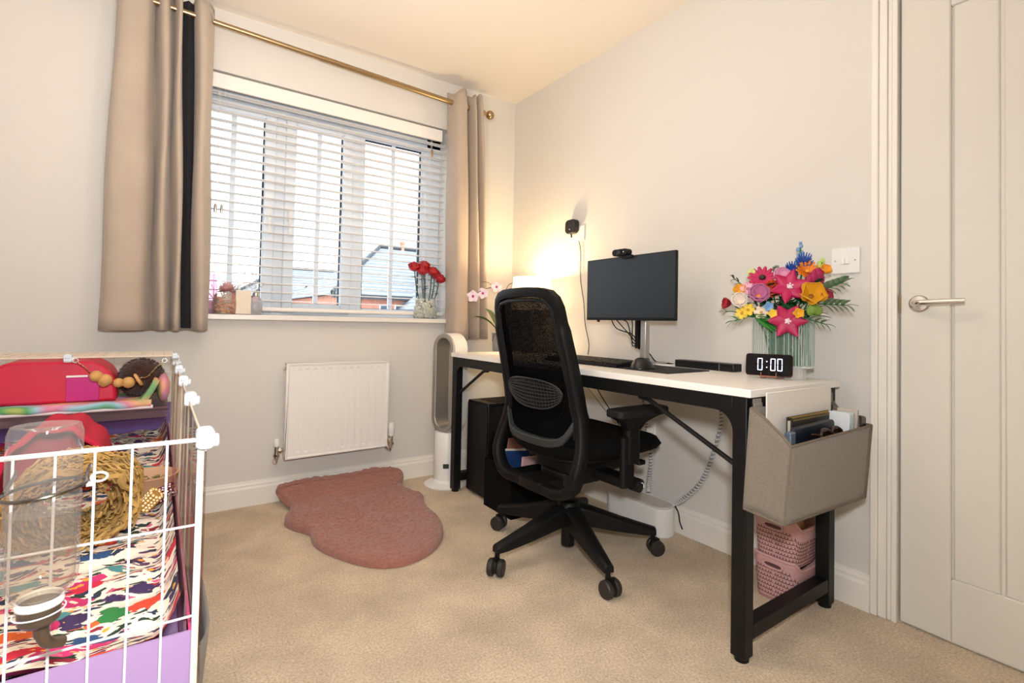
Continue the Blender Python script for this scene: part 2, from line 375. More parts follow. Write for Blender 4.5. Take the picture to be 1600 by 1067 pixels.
for t_,x,y,a in ((crr,-.437,-.118,.9),(cl,-1.752,-.118,.9),(cl,-2.045,-.138,-.3)):
    ring=[(x+.021*math.cos(k*PI/10)*math.cos(a),y-.003-.021*math.cos(k*PI/10)*-math.sin(a),rodz(x)+.021*math.sin(k*PI/10)) for k in range(20)]
    build(MB().tube(ring,.0035,6,closed=True),'eyelet',silver,t_)
# ---------------------------------------------------------------- radiator
rd=thing('radiator','white ribbed panel radiator fixed to the wall under the window','radiator',(-1.12,0,.215))
rx0,rx1,rz0,rz1=-1.382,-.868,.222,.680
b=MB(); ny=14; prof=[]
pts=[]
def ribsurf(u,v):
    x=rx0+.012+(rx1-rx0-.024)*u; z=rz0+.008+(rz1-rz0-.016)*v
    m_=(v>.07)*(v<.93)
    k=0
    ph=(u*13.6-.3)%1
    inn=.0 if (u<.035 or u>.965) else 1
    k=.013*max(0,min(1,(abs(ph-.5)-.22)/.07)) if inn else 0
    e=min(max((v-.05)/.03,0),1)*min(max((.95-v)/.03,0),1)
    return (x,-.098+k*e,z)
b.grid(ribsurf,260,40)
build(b,'front_panel',radm,rd,smooth=50)
b=MB().box((rx0,-.097,rz0),(rx1,-.088,rz1)); b.box((rx0,-.102,rz0),(rx0+.012,-.05,rz1)).box((rx1-.012,-.102,rz0),(rx1,-.05,rz1)).box((rx0,-.102,rz1-.008),(rx1,-.05,rz1)).box((rx0,-.102,rz0),(rx1,-.088,rz0+.008))
build(b,'casing',radm,rd,bevel=.003)
build(MB().box((rx0+.01,-.045,rz0+.01),(rx1-.01,-.035,rz1-.01)).box((rx0+.08,-.035,rz0+.05),(rx0+.11,0,rz1-.05)).box((rx1-.11,-.035,rz0+.05),(rx1-.08,0,rz1-.05)),'rear_panel',radm,rd)
b=MB().cyl((rx0,-.07,rz1-.025),(rx0-.012,-.07,rz1-.025),.009,12); build(b,'bleed_valve',chrome,rd)
for x,zz,s_,th in ((rx0-.032,.262,-1,0),(rx1+.032,.25,1,1)):
    b=MB().cyl((x,-.07,zz),(x-s_*.03,-.07,zz),.010,12).cyl((x-s_*.008,-.07,zz),(x-s_*.018,-.07,zz),.014,6).cyl((x,-.07,zz-.04),(x,-.07,zz+.022),.011,12).cyl((x,-.07,zz-.028),(x,-.07,zz-.016),.015,6)
    b.tube(spline([(x,-.07,zz-.035),(x,-.065,zz-.055),(x,-.04,zz-.062),(x,-.0,zz-.062)],5),.008,10)
    v=build(b,'valve',chrome,rd)
    if th: build(MB().lathe([(.014,.02),(.018,.024),(.018,.042),(.019,.044),(.019,.075),(.015,.088),(.006,.094),(0,.094)],(x,-.07,zz),18),'thermostat_head',white,v)
    else: build(MB().lathe([(.012,.02),(.013,.024),(.013,.05),(.009,.058),(0,.058)],(x,-.07,zz),14),'valve_cap',white,v)
# ---------------------------------------------------------------- rug (fluffy)
out=[(-1.405,-.10),(-1.40,-.055),(-1.25,-.045),(-1.05,-.043),(-.90,-.043),(-.80,-.055),(-.77,-.10),(-.81,-.17),(-.80,-.25),(-.775,-.36),(-.81,-.46),(-.83,-.56),(-.84,-.66),(-.87,-.77),(-.94,-.88),(-1.03,-.95),(-1.12,-.975),(-1.21,-.95),(-1.28,-.87),(-1.33,-.77),(-1.362,-.68),(-1.37,-.60),(-1.362,-.52),(-1.405,-.43),(-1.425,-.36),(-1.41,-.29),(-1.37,-.20),(-1.385,-.15)]
oc=spline([(x,y,0) for x,y in out],11,True); ctr=Vector((-1.09,-.46,0))
def noise3(x,y,z):
    from mathutils import noise
    return noise.noise((x,y,z))
def rugpt(u,v):
    i=int(round(u*len(oc)))%len(oc); e=oc[i]; p=ctr.lerp(e,v)
    fold=max(0,(p.y+.26)/.22); lift=.085*fold**2
    edge=(1-max(0,(v-.86)/.14)**2.2)
    h=(.012+.026*max(edge,0)**.5)+.006*noise3(p.x*7,p.y*7,1)
    h+=.007*noise3(p.x*75,p.y*75,4)+.004*noise3(p.x*150,p.y*150,2)
    if v>.995: h=.002
    return (p.x,p.y-(.006 if fold>0.8 else 0),h+lift)
rugm=mat('rug_pile','#a16a5b',1,bump=.9,bs=260,var=.16,vs=90,sheen=.35)
b=MB().grid(rugpt,len(oc)*2,70,closeu=True) if False else MB().grid(lambda u,v:rugpt(u,v**.7),len(oc),150,closeu=True)
rug=build(b,'rug',rugm,loc=(-1.09,-.46,0),smooth=80)
tag(rug,'dusty pink fluffy sheepskin-shaped rug on the carpet below the radiator','rug')
# ---------------------------------------------------------------- tower fan
fx,fy=-.565,-.205
fan=thing('tower_fan','white bladeless tower fan with silver loop standing behind the left desk leg','fan',(fx,fy,0))
build(MB().lathe([(.115,0),(.118,.006),(.105,.014),(.075,.022),(.066,.035),(0,.036)],(fx,fy,0),36),'base',white,fan)
b=MB().lathe([(.066,.03),(.066,.095),(.0665,.10),(.0665,.13),(.066,.135),(.066,.285),(.062,.292),(0,.294)],(fx,fy,0),36); build(b,'body',white,fan)
b=MB().rbox((-.016,-.002,-.012),(.016,.002,.012),.003,3,1)
Rf=Matrix.Rotation(math.atan2(-1.9-fx,-(-2.7-fy))*1.0,3,'Z')
b.v=[tuple(Rf@Vector((p[0],p[1]-.0672,p[2]))+Vector((fx,fy,.115))) for p in b.v]; build(b,'display',greypl,fan)
# loop: capsule outline in plane facing direction d (towards -x-y), swept band
fd=Vector((-.97,-.25,0)).normalized(); fl_=Vector((fd.y*-1,fd.x,0))*-1
def loop(hw,zb,zt,n=14):
    P=[]
    for k in range(n+1):
        a=PI*k/n; P.append((hw*math.cos(a),zt-hw+hw*math.sin(a)))
    for k in range(n+1):
        a=PI+PI*k/n; P.append((hw*math.cos(a),zb+hw+hw*math.sin(a)))
    return P
O_=loop(.085,.288,.835); I_=loop(.058,.312,.810)
def ringband(Oa,Ia,d0,d1,b):
    n=len(Oa); vs=[]
    for d,P in ((d0,Oa),(d1,Oa),(d1,Ia),(d0,Ia)):
        for (s_,z) in P: q=Vector((fx,fy,0))+fl_*s_+fd*d; vs.append((q.x,q.y,z))
    fs=[]
    for r_ in range(4):
        for i in range(n): fs.append((r_*n+i,r_*n+(i+1)%n,((r_+1)%4)*n+(i+1)%n,((r_+1)%4)*n+i))
    b.add(vs,fs)
b=MB(); ringband(O_,I_,-.062,.040,b); build(b,'loop',mat('fan_silver','#a9a49d',.35,.6),fan,smooth=40,bevel=.004)
b=MB(); ringband(loop(.0865,.287,.8365),loop(.080,.29,.83),-.064,.030,b); build(b,'outer_shell',white,fan,smooth=40)
# ---------------------------------------------------------------- desk
dx0,dx1,dy0,dy1=-.600,-.065,-.30,-1.985; DT=.735
dk=thing('desk','long white topped desk with black metal frame along the right wall','desk',(-.33,-1.14,0))
build(MB().box((dx0,dy1,DT-.022),(dx1,dy0,DT)),'tabletop',desktop,dk,bevel=.002)
lw=.042
la=[(dx0+.004,dy0-.012-lw),(dx0+.004,dy1+.012),(dx1-.004-lw,dy0-.012-lw),(dx1-.004-lw,dy1+.012)]
for (x,y) in la:
    l=build(MB().box((x,y,.012),(x+lw,y+lw,DT-.023)),'leg',black,dk,bevel=.003)
    build(MB().cyl((x+lw/2,y+lw/2,0),(x+lw/2,y+lw/2,.013),.019,14),'foot',blackpl,l)
for y in (dy0-.012-lw,dy1+.012):
    build(MB().box((dx0+.004+lw,y+.001,.055),(dx1-.004-lw,y+lw-.001,.097)),'lower_rail',black,dk,bevel=.003)
    build(MB().box((dx0+.004+lw,y+.001,DT-.065),(dx1-.004-lw,y+lw-.001,DT-.023)),'side_rail',black,dk,bevel=.003)
build(MB().box((dx0+.004,dy1+.012+lw,DT-.067),(dx0+.028,dy0-.012-lw,DT-.0225)),'front_rail',black,dk,bevel=.002)
build(MB().box((dx1-.028,dy1+.012+lw,DT-.067),(dx1-.004,dy0-.012-lw,DT-.0225)),'back_rail',black,dk,bevel=.002)
for x in (dx0+.024,dx1-.024):
    for ya,yb in ((dy0-.03,dy0-.30),(dy1+.03,dy1+.36)):
        zb=.515
        build(MB().tube([(x,ya,zb-.01),(x,ya+(.022 if yb<ya else -.022)*-1,zb+.005),(x,yb,DT-.075),(x,yb+(.04 if yb>ya else -.04),DT-.070)],.0075,8),'brace',black,dk)
# curved gusset inside near front corner
for sgn,yy in ((1,dy1+.012+lw),(-1,dy0-.012-lw)):
    r_=.055; pl=[(yy,DT-.067),(yy+sgn*r_,DT-.067)]+[(yy+sgn*r_-sgn*r_*math.sin(a),DT-.067-r_+r_*math.cos(a)) for a in np.linspace(0,PI/2,8)]
    build(MB().prism(pl,dx0+.006,dx0+.026,0),'gusset',black,dk)
build(MB().tube([(dx0+.03,-1.60,DT-.075),(dx0+.07,-1.60,DT-.06)],.006,8),'cable_hook',blackpl,dk)
# ---------------------------------------------------------------- computer tower, storage cube
pc=thing('computer_tower','black computer tower case under the left end of the desk','computer',(-.32,-.46,0))
pa,pb=(-.53,-.575,0),(-.085,-.375,.49)
build(MB().box((pa[0],pa[1],.015),pb),'case',mat('case_black','#0c0c0d',.35,spec=.3),pc,bevel=.004)
build(MB().box((pa[0]+.0,pa[1]-.003,.03),(pb[0]-.01,pa[1],.475)),'side_panel',mat('case_side','#0e0f10',.25,spec=.4),pc,bevel=.002)
build(MB().box((pa[0]-.006,pa[1]+.006,.025),(pa[0],pb[1]-.006,.48)),'front_panel',blackpl,pc,bevel=.003)
build(MB().box((pa[0]+.06,pa[1]+.03,.49),(pb[0]-.08,pb[1]-.03,.493)),'top_grille',mat('grille_brown','#3a3029',.7,bump=.5,bs=900),pc)
for x in (pa[0]+.03,pb[0]-.06): build(MB().box((x,pa[1]+.01,0),(x+.03,pb[1]-.01,.016)),'foot',blackpl,pc)
# cube
cx,cy=-.435,-.705; 
cube=thing('storage_cube','black fabric storage cube under the desk filled with papers','storage box',(cx,cy,0))
Rz=RZ(math.radians(-3)); s_=.118; hh=.235
b=MB()
for a,c in (((-s_,-s_,0),(s_,s_,.006)),((-s_,-s_,0),(-s_+.005,s_,hh)),((s_-.005,-s_,0),(s_,s_,hh)),((-s_,-s_,0),(s_,-s_+.005,hh)),((-s_,s_-.005,0),(s_,s_,hh))):
    b.box((a[0]+cx,a[1]+cy,a[2]),(c[0]+cx,c[1]+cy,c[2]),Rz,(cx,cy,0)) if False else b.box((a[0]+cx,a[1]+cy,a[2]),(c[0]+cx,c[1]+cy,c[2]))
build(b,'shell',blackfab,cube,bevel=.002)
items=[('blue folder standing in the black storage cube','#173a6b',(cx-.015,cy+.02,.05),(.14,.012,.22),.2,'folder'),
('brown envelope leaning in the black storage cube','#8a5a48',(cx+.01,cy+.05,.06),(.16,.006,.26),.3,'envelope'),
('white paper pad leaning in the black storage cube','#e4d8cc',(cx-.02,cy+.035,.06),(.14,.006,.218),.2,'paper pad'),
('pink notebook at the right of the black storage cube','#d3a6a6',(cx+.035,cy-.04,.06),(.10,.012,.19),.12,'notebook')]
for lab,col,c_,d_,tl,nm in items:
    b=MB().box((c_[0]-d_[0]/2,c_[1]-d_[1]/2,c_[2]),(c_[0]+d_[0]/2,c_[1]+d_[1]/2,c_[2]+d_[2]),RY(tl*.6),(c_[0],c_[1],c_[2]))
    tag(build(b,nm.replace(' ','_'),mat(nm,col,.6),loc=(c_[0],c_[1],c_[2]),bevel=.001),lab,nm)
# ---------------------------------------------------------------- chair
hx,hy=-.545,-1.205
ch=thing('office_chair','black mesh-back swivel office chair on five castors in front of the desk','chair',(hx,hy,0))
def cp_(x,y,z): return (hx+x,hy+y,z)
b=MB().lathe([(.040,.10),(.050,.112),(.050,.185),(.040,.205),(0,.206)],cp_(0,0,0),24)
base=build(b,'base_hub',blackpl,ch)
for k in range(5):
    a=math.radians(36+72*k); c_,s2=math.cos(a),math.sin(a); R=RZ(a)
    # arm: tapered loft
    secs=[(.02,.034,.196,.118),(.08,.032,.184,.112),(.20,.026,.146,.092),(.30,.021,.118,.080),(.345,.018,.106,.078)]
    vs=[];fs=[]
    for (r_,w_,zt,zb) in secs:
        for (yy,zz) in ((-w_,zb),(w_,zb),(w_,zt-.010),(w_*.55,zt),(-w_*.55,zt),(-w_,zt-.010)):
            q=R@Vector((r_,yy,zz)); vs.append(cp_(q.x,q.y,q.z))
    n=6
    for i in range(len(secs)-1):
        for j in range(n): fs.append((i*n+j,i*n+(j+1)%n,(i+1)*n+(j+1)%n,(i+1)*n+j))
    fs+=[tuple(range(n)),tuple(range((len(secs)-1)*n,len(secs)*n))]
    build(MB().add(vs,fs),'base_leg',blackpl,ch,smooth=45,bevel=.003)
    q=R@Vector((.335,0,0)); ph=a+random.uniform(-.9,.9)+.9; ax=Vector((-math.sin(ph),math.cos(ph),0)); off=Vector((math.cos(ph),math.sin(ph),0))*.012
    ctr_=Vector(cp_(q.x,q.y,.030))+off
    b=MB().cyl(cp_(q.x,q.y,.055),cp_(q.x,q.y,.10),.009,12)
    b.lathe([(.010,-.006),(.024,-.006),(.024,.006),(.010,.006)],ctr_+Vector((0,0,.004)),16,Matrix((off.normalized(),Vector((0,0,1)),ax)).transposed())
    b.box(Vector(ctr_)+Vector((-.010,-.010,.010)),Vector(ctr_)+Vector((.010,.010,.033)))
    cs=build(b,'castor',blackpl,ch)
    for sg in (-1,1):
        Rm=Matrix((off.normalized(),Vector((0,0,1)),ax*sg)).transposed()
        if Rm.determinant()<0: Rm=Matrix((-off.normalized(),Vector((0,0,1)),ax*sg)).transposed()
        build(MB().lathe([(0,.008),(.026,.008),(.030,.011),(.030,.024),(.026,.029),(.014,.030),(0,.0305)],ctr_,24,Rm),'wheel',mat('castor_grey','#2a2522',.5) if k==0 and sg==-1 else bpy.data.materials['castor_grey'],cs)
build(MB().cyl(cp_(0,0,.03),cp_(0,0,.27),.026,20).cyl(cp_(0,0,.27),cp_(0,0,.40),.023,16),'gas_column',blackpl,ch)
# mechanism
b=MB().rbox(cp_(-.09,-.13,.335),cp_(.19,.13,.405),.05,4,2); b.rbox(cp_(-.10,-.085,.285),cp_(.13,.085,.34),.05,4,2)
build(b,'tilt_mechanism',blackpl,ch,bevel=.008)
# seat cushion: superellipse grid
def seatpt(top):
    def fn(u,v):
        a=2*PI*u; n=3.2; cc,ss=math.cos(a),math.sin(a)
        rx=abs(cc)**(2/n)*math.copysign(1,cc); ryy=abs(ss)**(2/n)*math.copysign(1,ss)
        hw=.245; hl=.283
        x=.088+hl*rx*v; y=hw*ryy*v
        e=(1-v**8)**.5 if v<1 else 0
        zz=.436+(.038*e if top else -.040*e)
        zz+= -.040*max(0,(x-.24)/.13)**2 + .012*(y/.24)**2*(1 if top else 1) +.008*max(0,(-x)/.2)
        return cp_(x,y,zz)
    return fn
b=MB(); b.grid(seatpt(True),56,16,closeu=True); b.grid(seatpt(False),56,16,closeu=True)
build(b,'seat',blackfab,ch,smooth=70)
b=MB().grid(lambda u,v:(lambda a:cp_(.05+.20*v*math.copysign(abs(math.cos(a))**.6,math.cos(a)),.20*v*math.copysign(abs(math.sin(a))**.6,math.sin(a)),.372+.035*v**2.5))(2*PI*u),40,10,closeu=True)
build(b,'seat_pan',blackpl,ch,smooth=70,solid=.01)
# backrest frame
prof=[(1.012,-.236),(.87,-.208),(.78,-.185),(.65,-.155),(.57,-.142),(.50,-.152),(.44,-.172),(.38,-.192),(.30,-.185),(.24,-.16),(.21,-.15)]
zz_=[p[0] for p in prof][::-1]; xx_=[p[1] for p in prof][::-1]
def bx(z): return float(np.interp(z,zz_,xx_))
hwz=[(.30,.16),(.312,.195),(.335,.222),(.37,.238),(.41,.243),(.46,.238),(.52,.225),(.60,.208),(.75,.200),(.90,.190),(.97,.183)]
def hw_(z): return float(np.interp(z,[p[0] for p in hwz],[p[1] for p in hwz]))
side=[(z,hw_(z)) for z in np.linspace(.312,.955,26)]
loopP=[(s2[0],-s2[1]) for s2 in side]+[(.985,-.172),(1.003,-.150),(1.012,-.11),(1.015,-.05),(1.016,0),(1.015,.05),(1.012,.11),(1.003,.150),(.985,.172)]+[(s2[0],s2[1]) for s2 in side[::-1]]+[(.302,.15),(.296,.08),(.294,0),(.296,-.08),(.302,-.15)]
def curvex(y,z): return -.028*(1-(y/.24)**2)*(1 if z>.3 else .3)
def frame_sweep(P,fwdh,th,xoff=0):
    n=len(P); vs=[];fs=[]
    for i,(z,y) in enumerate(P):
        z0_,y0_=P[i-1]; z1_,y1_=P[(i+1)%n]; t=Vector((0,y1_-y0_,z1_-z0_)); t.normalize(); nrm=Vector((0,t.z,-t.y))
        f_=fwdh if z<.9 else fwdh*.7
        if z<.3: f_=fwdh*.9
        x=bx(min(z,1.01))+curvex(y,z)+xoff
        for (a,c_) in ((-1,-.5),(-.8,-1),(.8,-1),(1,-.5),(1,.5),(.8,1),(-.8,1),(-1,.5)):
            vs.append(cp_(x+.012+a*f_,y+nrm.y*c_*th,z+nrm.z*c_*th))
    m_=8
    for i in range(n):
        j=(i+1)%n
        for k in range(m_): fs.append((i*m_+k,i*m_+(k+1)%m_,j*m_+(k+1)%m_,j*m_+k))
    return MB().add(vs,fs)
build(frame_sweep(loopP,.026,.017),'backrest_frame',mat('frame_black','#0b0b0c',.55,spec=.25),ch,smooth=60)
# mesh panel
meshm=bpy.data.materials.new('chair_mesh'); meshm.use_nodes=True; n=meshm.node_tree; n.nodes.clear()
o_=n.nodes.new('ShaderNodeOutputMaterial'); df=n.nodes.new('ShaderNodeBsdfDiffuse'); df.inputs[0].default_value=lin('#0c0c0d'); tr=n.nodes.new('ShaderNodeBsdfTransparent'); mx=n.nodes.new('ShaderNodeMixShader')
wv=n.nodes.new('ShaderNodeTexVoronoi'); wv.inputs['Scale'].default_value=420; tt=n.nodes.new('ShaderNodeTexCoord'); mr=n.nodes.new('ShaderNodeMapRange'); mr.inputs[1].default_value=.0; mr.inputs[2].default_value=.45; mr.inputs[3].default_value=.86; mr.inputs[4].default_value=1
link(n,tt.outputs['Object'],wv.inputs[0]); link(n,wv.outputs['Distance'],mr.inputs[0]); link(n,mr.outputs[0],mx.inputs[0]); link(n,tr.outputs[0],mx.inputs[1]); link(n,df.outputs[0],mx.inputs[2]); link(n,mx.outputs[0],o_.inputs[0])
def meshpt(u,v):
    z=.475+(1.0-.475)*v; y=(2*u-1)*(hw_(min(z,.96))-.006-(.02 if z>.96 else 0)-max(0,(.54-z))*.4)
    return cp_(bx(z)+curvex(y,z)+.004,y,z)
build(MB().grid(meshpt,20,40),'mesh_back',meshm,ch,smooth=80)
# lower mesh rail: curved grey band at bottom of mesh
pts=[]
for k in range(25):
    t=-1+2*k/24; y=t*.200; z=.468+.050*abs(t)**4+.03*max(0,abs(t)-.8)/.2
    pts.append((y,z))
vs=[];fs=[]
for (y,z) in pts:
    x=bx(z)+curvex(y,z)
    for a,c_ in ((-.010,-.017),(.012,-.017),(.012,.015),(-.014,.013)): vs.append(cp_(x+a,y,z+c_))
for i in range(24):
    for k in range(4): fs.append((i*4+k,i*4+(k+1)%4,i*4+4+(k+1)%4,i*4+4+k))
fs+=[(0,1,2,3),(96,97,98,99)]
build(MB().add(vs,fs),'lower_band',greypl,ch,smooth=50,bevel=.004)
# inner side members of the mesh (thin rims)
rim=[(z,-(hw_(z)-.022)) for z in np.linspace(.50,.95,14)]+[(.975,-.14),(.985,-.08),(.986,0),(.985,.08),(.975,.14)]+[(z,hw_(z)-.022) for z in np.linspace(.95,.50,14)]
build(MB().tube([cp_(bx(z)+curvex(y,z),y,z) for z,y in rim],.007,8),'inner_rim',blackpl,ch)
# lumbar pad: curved lattice
def lumb(u,v):
    y=(2*u-1)*.165; e=1-abs(2*u-1)**2.6
    zc=.640+.012*(1-e); z=zc+(v-.5)*(.105*e**.6+.006)
    return cp_(bx(z)+curvex(y,z)-.014-.004*e,y,z)
b=MB()
nr,nc=9,20
for j in range(nr):
    b.tube([lumb(i/36,j/(nr-1)) for i in range(37)],.0028 if j in(0,nr-1) else .0019,6)
lumm=mat('lumbar_grey','#262929',.5); lum=build(b,'lumbar_pad',lumm,ch)
b=MB()
for i in range(1,nc*1):
    b.tube([lumb(min(1,max(0,i/nc+.02*(j%2))),j/(nr-1)) for j in range(nr)],.0016,5)
build(b,'lattice',lumm,lum,stuff=True)
build(MB().grid(lambda u,v:(lambda q:(q[0]+.004,q[1],q[2]))(lumb(u,v)),30,8),'backing',blackpl,lum,smooth=80)
# back support arm from mechanism to frame
b=MB().rbox(cp_(-.205,-.07,.285),cp_(-.08,.07,.318),.02,3,2); build(b,'back_bracket',blackpl,ch)
# armrests
for sg in (-1,1):
    y=sg*.262
    b=MB()
    b.box(cp_(.015,sg*.10,.318),cp_(.085,y+sg*.010,.352))
    b.rbox(cp_(.012,y-.013,.318),cp_(.075,y+.013,.50),.012,4,2)
    b.rbox(cp_(.033,y-.017,.40),cp_(.10,y+.017,.555),.014,4,2)
    ar=build(b,'armrest_post',blackpl,ch,bevel=.004)
    vs=[];fs=[]
    secs=[(.520,.034,.100,.015),(.548,.020,.125,.02),(.562,-.005,.165,.026),(.572,-.02,.20,.03)]
    for (z,xa,xb,w_) in secs:
        for (xx,yy) in ((xa,-w_),(xb,-w_),(xb,w_),(xa,w_)): vs.append(cp_(xx,y+yy,z))
    for i in range(3):
        for k in range(4): fs.append((i*4+k,i*4+(k+1)%4,i*4+4+(k+1)%4,i*4+4+k))
    fs+=[(0,1,2,3),(12,13,14,15)]
    build(MB().add(vs,fs),'armrest_neck',blackpl,ch,smooth=50,bevel=.004)
    b=MB()
    pl=[(-.055,-.030),(-.045,-.040),(0,-.046),(.15,-.044),(.205,-.036),(.22,-.02),(.22,.02),(.205,.036),(.15,.044),(0,.046),(-.045,.040),(-.055,.030)]
    b.prism([(hx+.022+px,hy+y+py) for px,py in pl],.572,.600,2)
    build(b,'armrest_pad',mat('pad_black','#141414',.7) if sg==-1 else bpy.data.materials['pad_black'],ch,bevel=.007,seg=3)
# tension knob and lever
b=MB().cyl(cp_(.075,-.10,.335),cp_(.10,-.245,.318),.010,10).cyl(cp_(.098,-.235,.318),cp_(.106,-.275,.315),.025,20)
kn=build(b,'tension_knob',blackpl,ch,bevel=.003)
build(MB().tube([tuple(Vector(cp_(.107,-.277,.315))+Vector((.012*math.cos(t),0,.012*math.sin(t)))) for t in np.linspace(-.6,1.6,9)],.0018,6),'white_mark',white,kn)
build(MB().cyl(cp_(.12,-.09,.385),cp_(.135,-.215,.392),.006,8).rbox(cp_(.115,-.26,.385),cp_(.15,-.21,.399),.006,3,2),'lever',blackpl,ch)
exec_more=True
# ---------------------------------------------------------------- things on the desk
Z=DT
# orchid
ox,oy=-.262,-.27
orc=thing('orchid','white and magenta orchid in a ribbed grey pot at the far desk end','plant',(ox,oy,Z))
b=MB(); n=28
prof=[(.038,0),(.042,.004),(.047,.105),(.043,.105),(.040,.09),(0,.09)]
vs=[];sg=56
for r_,z in prof:
    for k in range(sg):
        a=2*PI*k/sg; rr_=r_*(1+(.05*math.cos(k*PI) if r_>.041 else 0)*.9); vs.append((ox+rr_*math.cos(a),oy+rr_*math.sin(a),Z+z))
fs=[(i*sg+k,i*sg+(k+1)%sg,(i+1)*sg+(k+1)%sg,(i+1)*sg+k) for i in range(len(prof)-1) for k in range(sg)]; fs.append(tuple(range(sg-1,-1,-1)))
b.add(vs,fs); build(b,'pot',mat('pot_grey','#8d9198',.55),orc,smooth=0)
leafm=mat('orchid_leaf','#3b5a2a',.4,var=.2,vs=30,coat=.3)
def leafblade(c,dirv,L,w,arch,n=9,droop=.6,fold=.25):
    """pointed leaf as a grid from c along dirv, arching"""
    d=Vector(dirv); hd=Vector((d.x,d.y,0)); 
    if hd.length<1e-4: hd=Vector((1,0,0))
    hd.normalize(); sd=Vector((-hd.y,hd.x,0)); 
    def fn(u,v):
        t=v; wv_=w*math.sin(PI*min(1,t*.92+.06))**.75; s_=(2*u-1)
        p=Vector(c)+d.normalized()*L*t+Vector((0,0,arch*math.sin(PI*t*.9)-droop*arch*t*t))
        return p+sd*s_*wv_+Vector((0,0,fold*abs(s_)*wv_))
    return MB().grid(fn,5,n)
for i,(dv,L,w,ar_) in enumerate([((-.60,.35,.50),.19,.034,.03),((-.25,.42,.75),.19,.034,.03),((.35,-.3,.3),.15,.022,.03),((.2,.4,.4),.14,.02,.03),((-.2,-.5,.25),.13,.02,.03)]):
    build(leafblade((ox,oy,Z+.095),dv,L,w,ar_),'leaf',leafm,orc,smooth=80,solid=.002)
stemm=mat('orchid_stem','#4a4030',.6)
stp=spline([(ox,oy,Z+.09),(ox+.02,oy+.01,Z+.2),(ox+.03,oy+.02,Z+.31),(ox-.01,oy+.03,Z+.37),(ox-.08,oy+.05,Z+.36),(ox-.15,oy+.06,Z+.325)],8)
build(MB().tube(stp,.0022,6).tube(spline([(ox+.03,oy+.02,Z+.31),(ox+.03,oy-.02,Z+.38),(ox+.05,oy-.05,Z+.40)],5),.0018,5).tube([(ox-.03,oy+.035,Z+.375),(ox-.06,oy+.05,Z+.40),(ox-.10,oy+.06,Z+.405)],.0018,5).tube(spline([(ox-.03,oy-.02,Z+.095),(ox-.06,oy-.03,Z+.10),(ox-.075,oy-.03,Z+.06)],5),.002,5),'stem',stemm,orc)
petm=mat('orchid_petal','#ecd9e2',.6); magm=mat('magenta_centre','#b0286f',.5)
def bloom(c,R,r,parent,mp,mc,npt=5,w=.6,name='bloom',curl=.25):
    b=MB()
    for k in range(npt):
        a=2*PI*k/npt+PI/2; 
        def fn(u,v,a=a):
            s_=(2*u-1)*r*w*math.sin(PI*min(1,.12+.86*v))**.7*.9
            x=v*r; p=Vector((math.cos(a)*x-math.sin(a)*s_,math.sin(a)*x+math.cos(a)*s_,curl*r*v*v+.08*r*(1-abs(2*u-1))))
            return Vector(c)+R@p
        b.grid(fn,5,6)
    o=build(b,name,mp,parent,smooth=80,solid=.0012)
    build(MB().ball(Vector(c)+R@Vector((0,0,.1*r)),r*.22,8,6),'centre',mc,o)
    return o
def facing(d,spin=0): return (Vector(d).to_track_quat('Z','Y').to_matrix()@Matrix.Rotation(spin,3,'Z'))
for (p,r_,sp_) in (((ox-.155,oy+.06,Z+.315),.036,0),((ox-.095,oy+.05,Z+.335),.034,.4),((ox-.02,oy+.02,Z+.375),.034,.2)):
    bloom(p,facing((-.6,-.7,-.1),sp_),r_,orc,petm,magm)
# table lamp
lx,ly=-.165,-.44
lp=thing('table_lamp','table lamp with a glowing white drum shade in the corner behind the chair','lamp',(lx,ly,Z))
lm=bpy.data.materials.new('lamp_shade_cloth'); lm.use_nodes=True; n=lm.node_tree; n.nodes.clear(); o_=n.nodes.new('ShaderNodeOutputMaterial'); df=n.nodes.new('ShaderNodeBsdfDiffuse'); tl=n.nodes.new('ShaderNodeBsdfTranslucent'); mx=n.nodes.new('ShaderNodeMixShader'); mx.inputs[0].default_value=.5
df.inputs[0].default_value=lin('#f3e9da'); tl.inputs[0].default_value=lin('#f5e6cf'); em=n.nodes.new('ShaderNodeEmission'); em.inputs[0].default_value=lin('#ffe7bd'); em.inputs[1].default_value=.9; ad=n.nodes.new('ShaderNodeAddShader')
link(n,df.outputs[0],mx.inputs[1]); link(n,tl.outputs[0],mx.inputs[2]); link(n,mx.outputs[0],ad.inputs[0]); link(n,em.outputs[0],ad.inputs[1]); link(n,ad.outputs[0],o_.inputs[0])
build(MB().lathe([(.118,.245),(.108,.425)],(lx,ly,Z),36,cap=False),'lamp_shade',lm,lp,smooth=60,solid=.002)
build(MB().lathe([(.055,0),(.055,.01),(.02,.02),(.014,.06),(.026,.12),(.014,.19),(.010,.28),(0,.28)],(lx,ly,Z),24),'lamp_base',silver,lp)
bulb=mat('bulb_glow','#fff2d8',.5,em='#ffdca0',es=12)
build(MB().ball((lx,ly,Z+.325),.028,12,8),'bulb',bulb,lp)
light('table_lamp_light','POINT',(lx,ly,Z+.395),9,(1,.74,.36),.03)
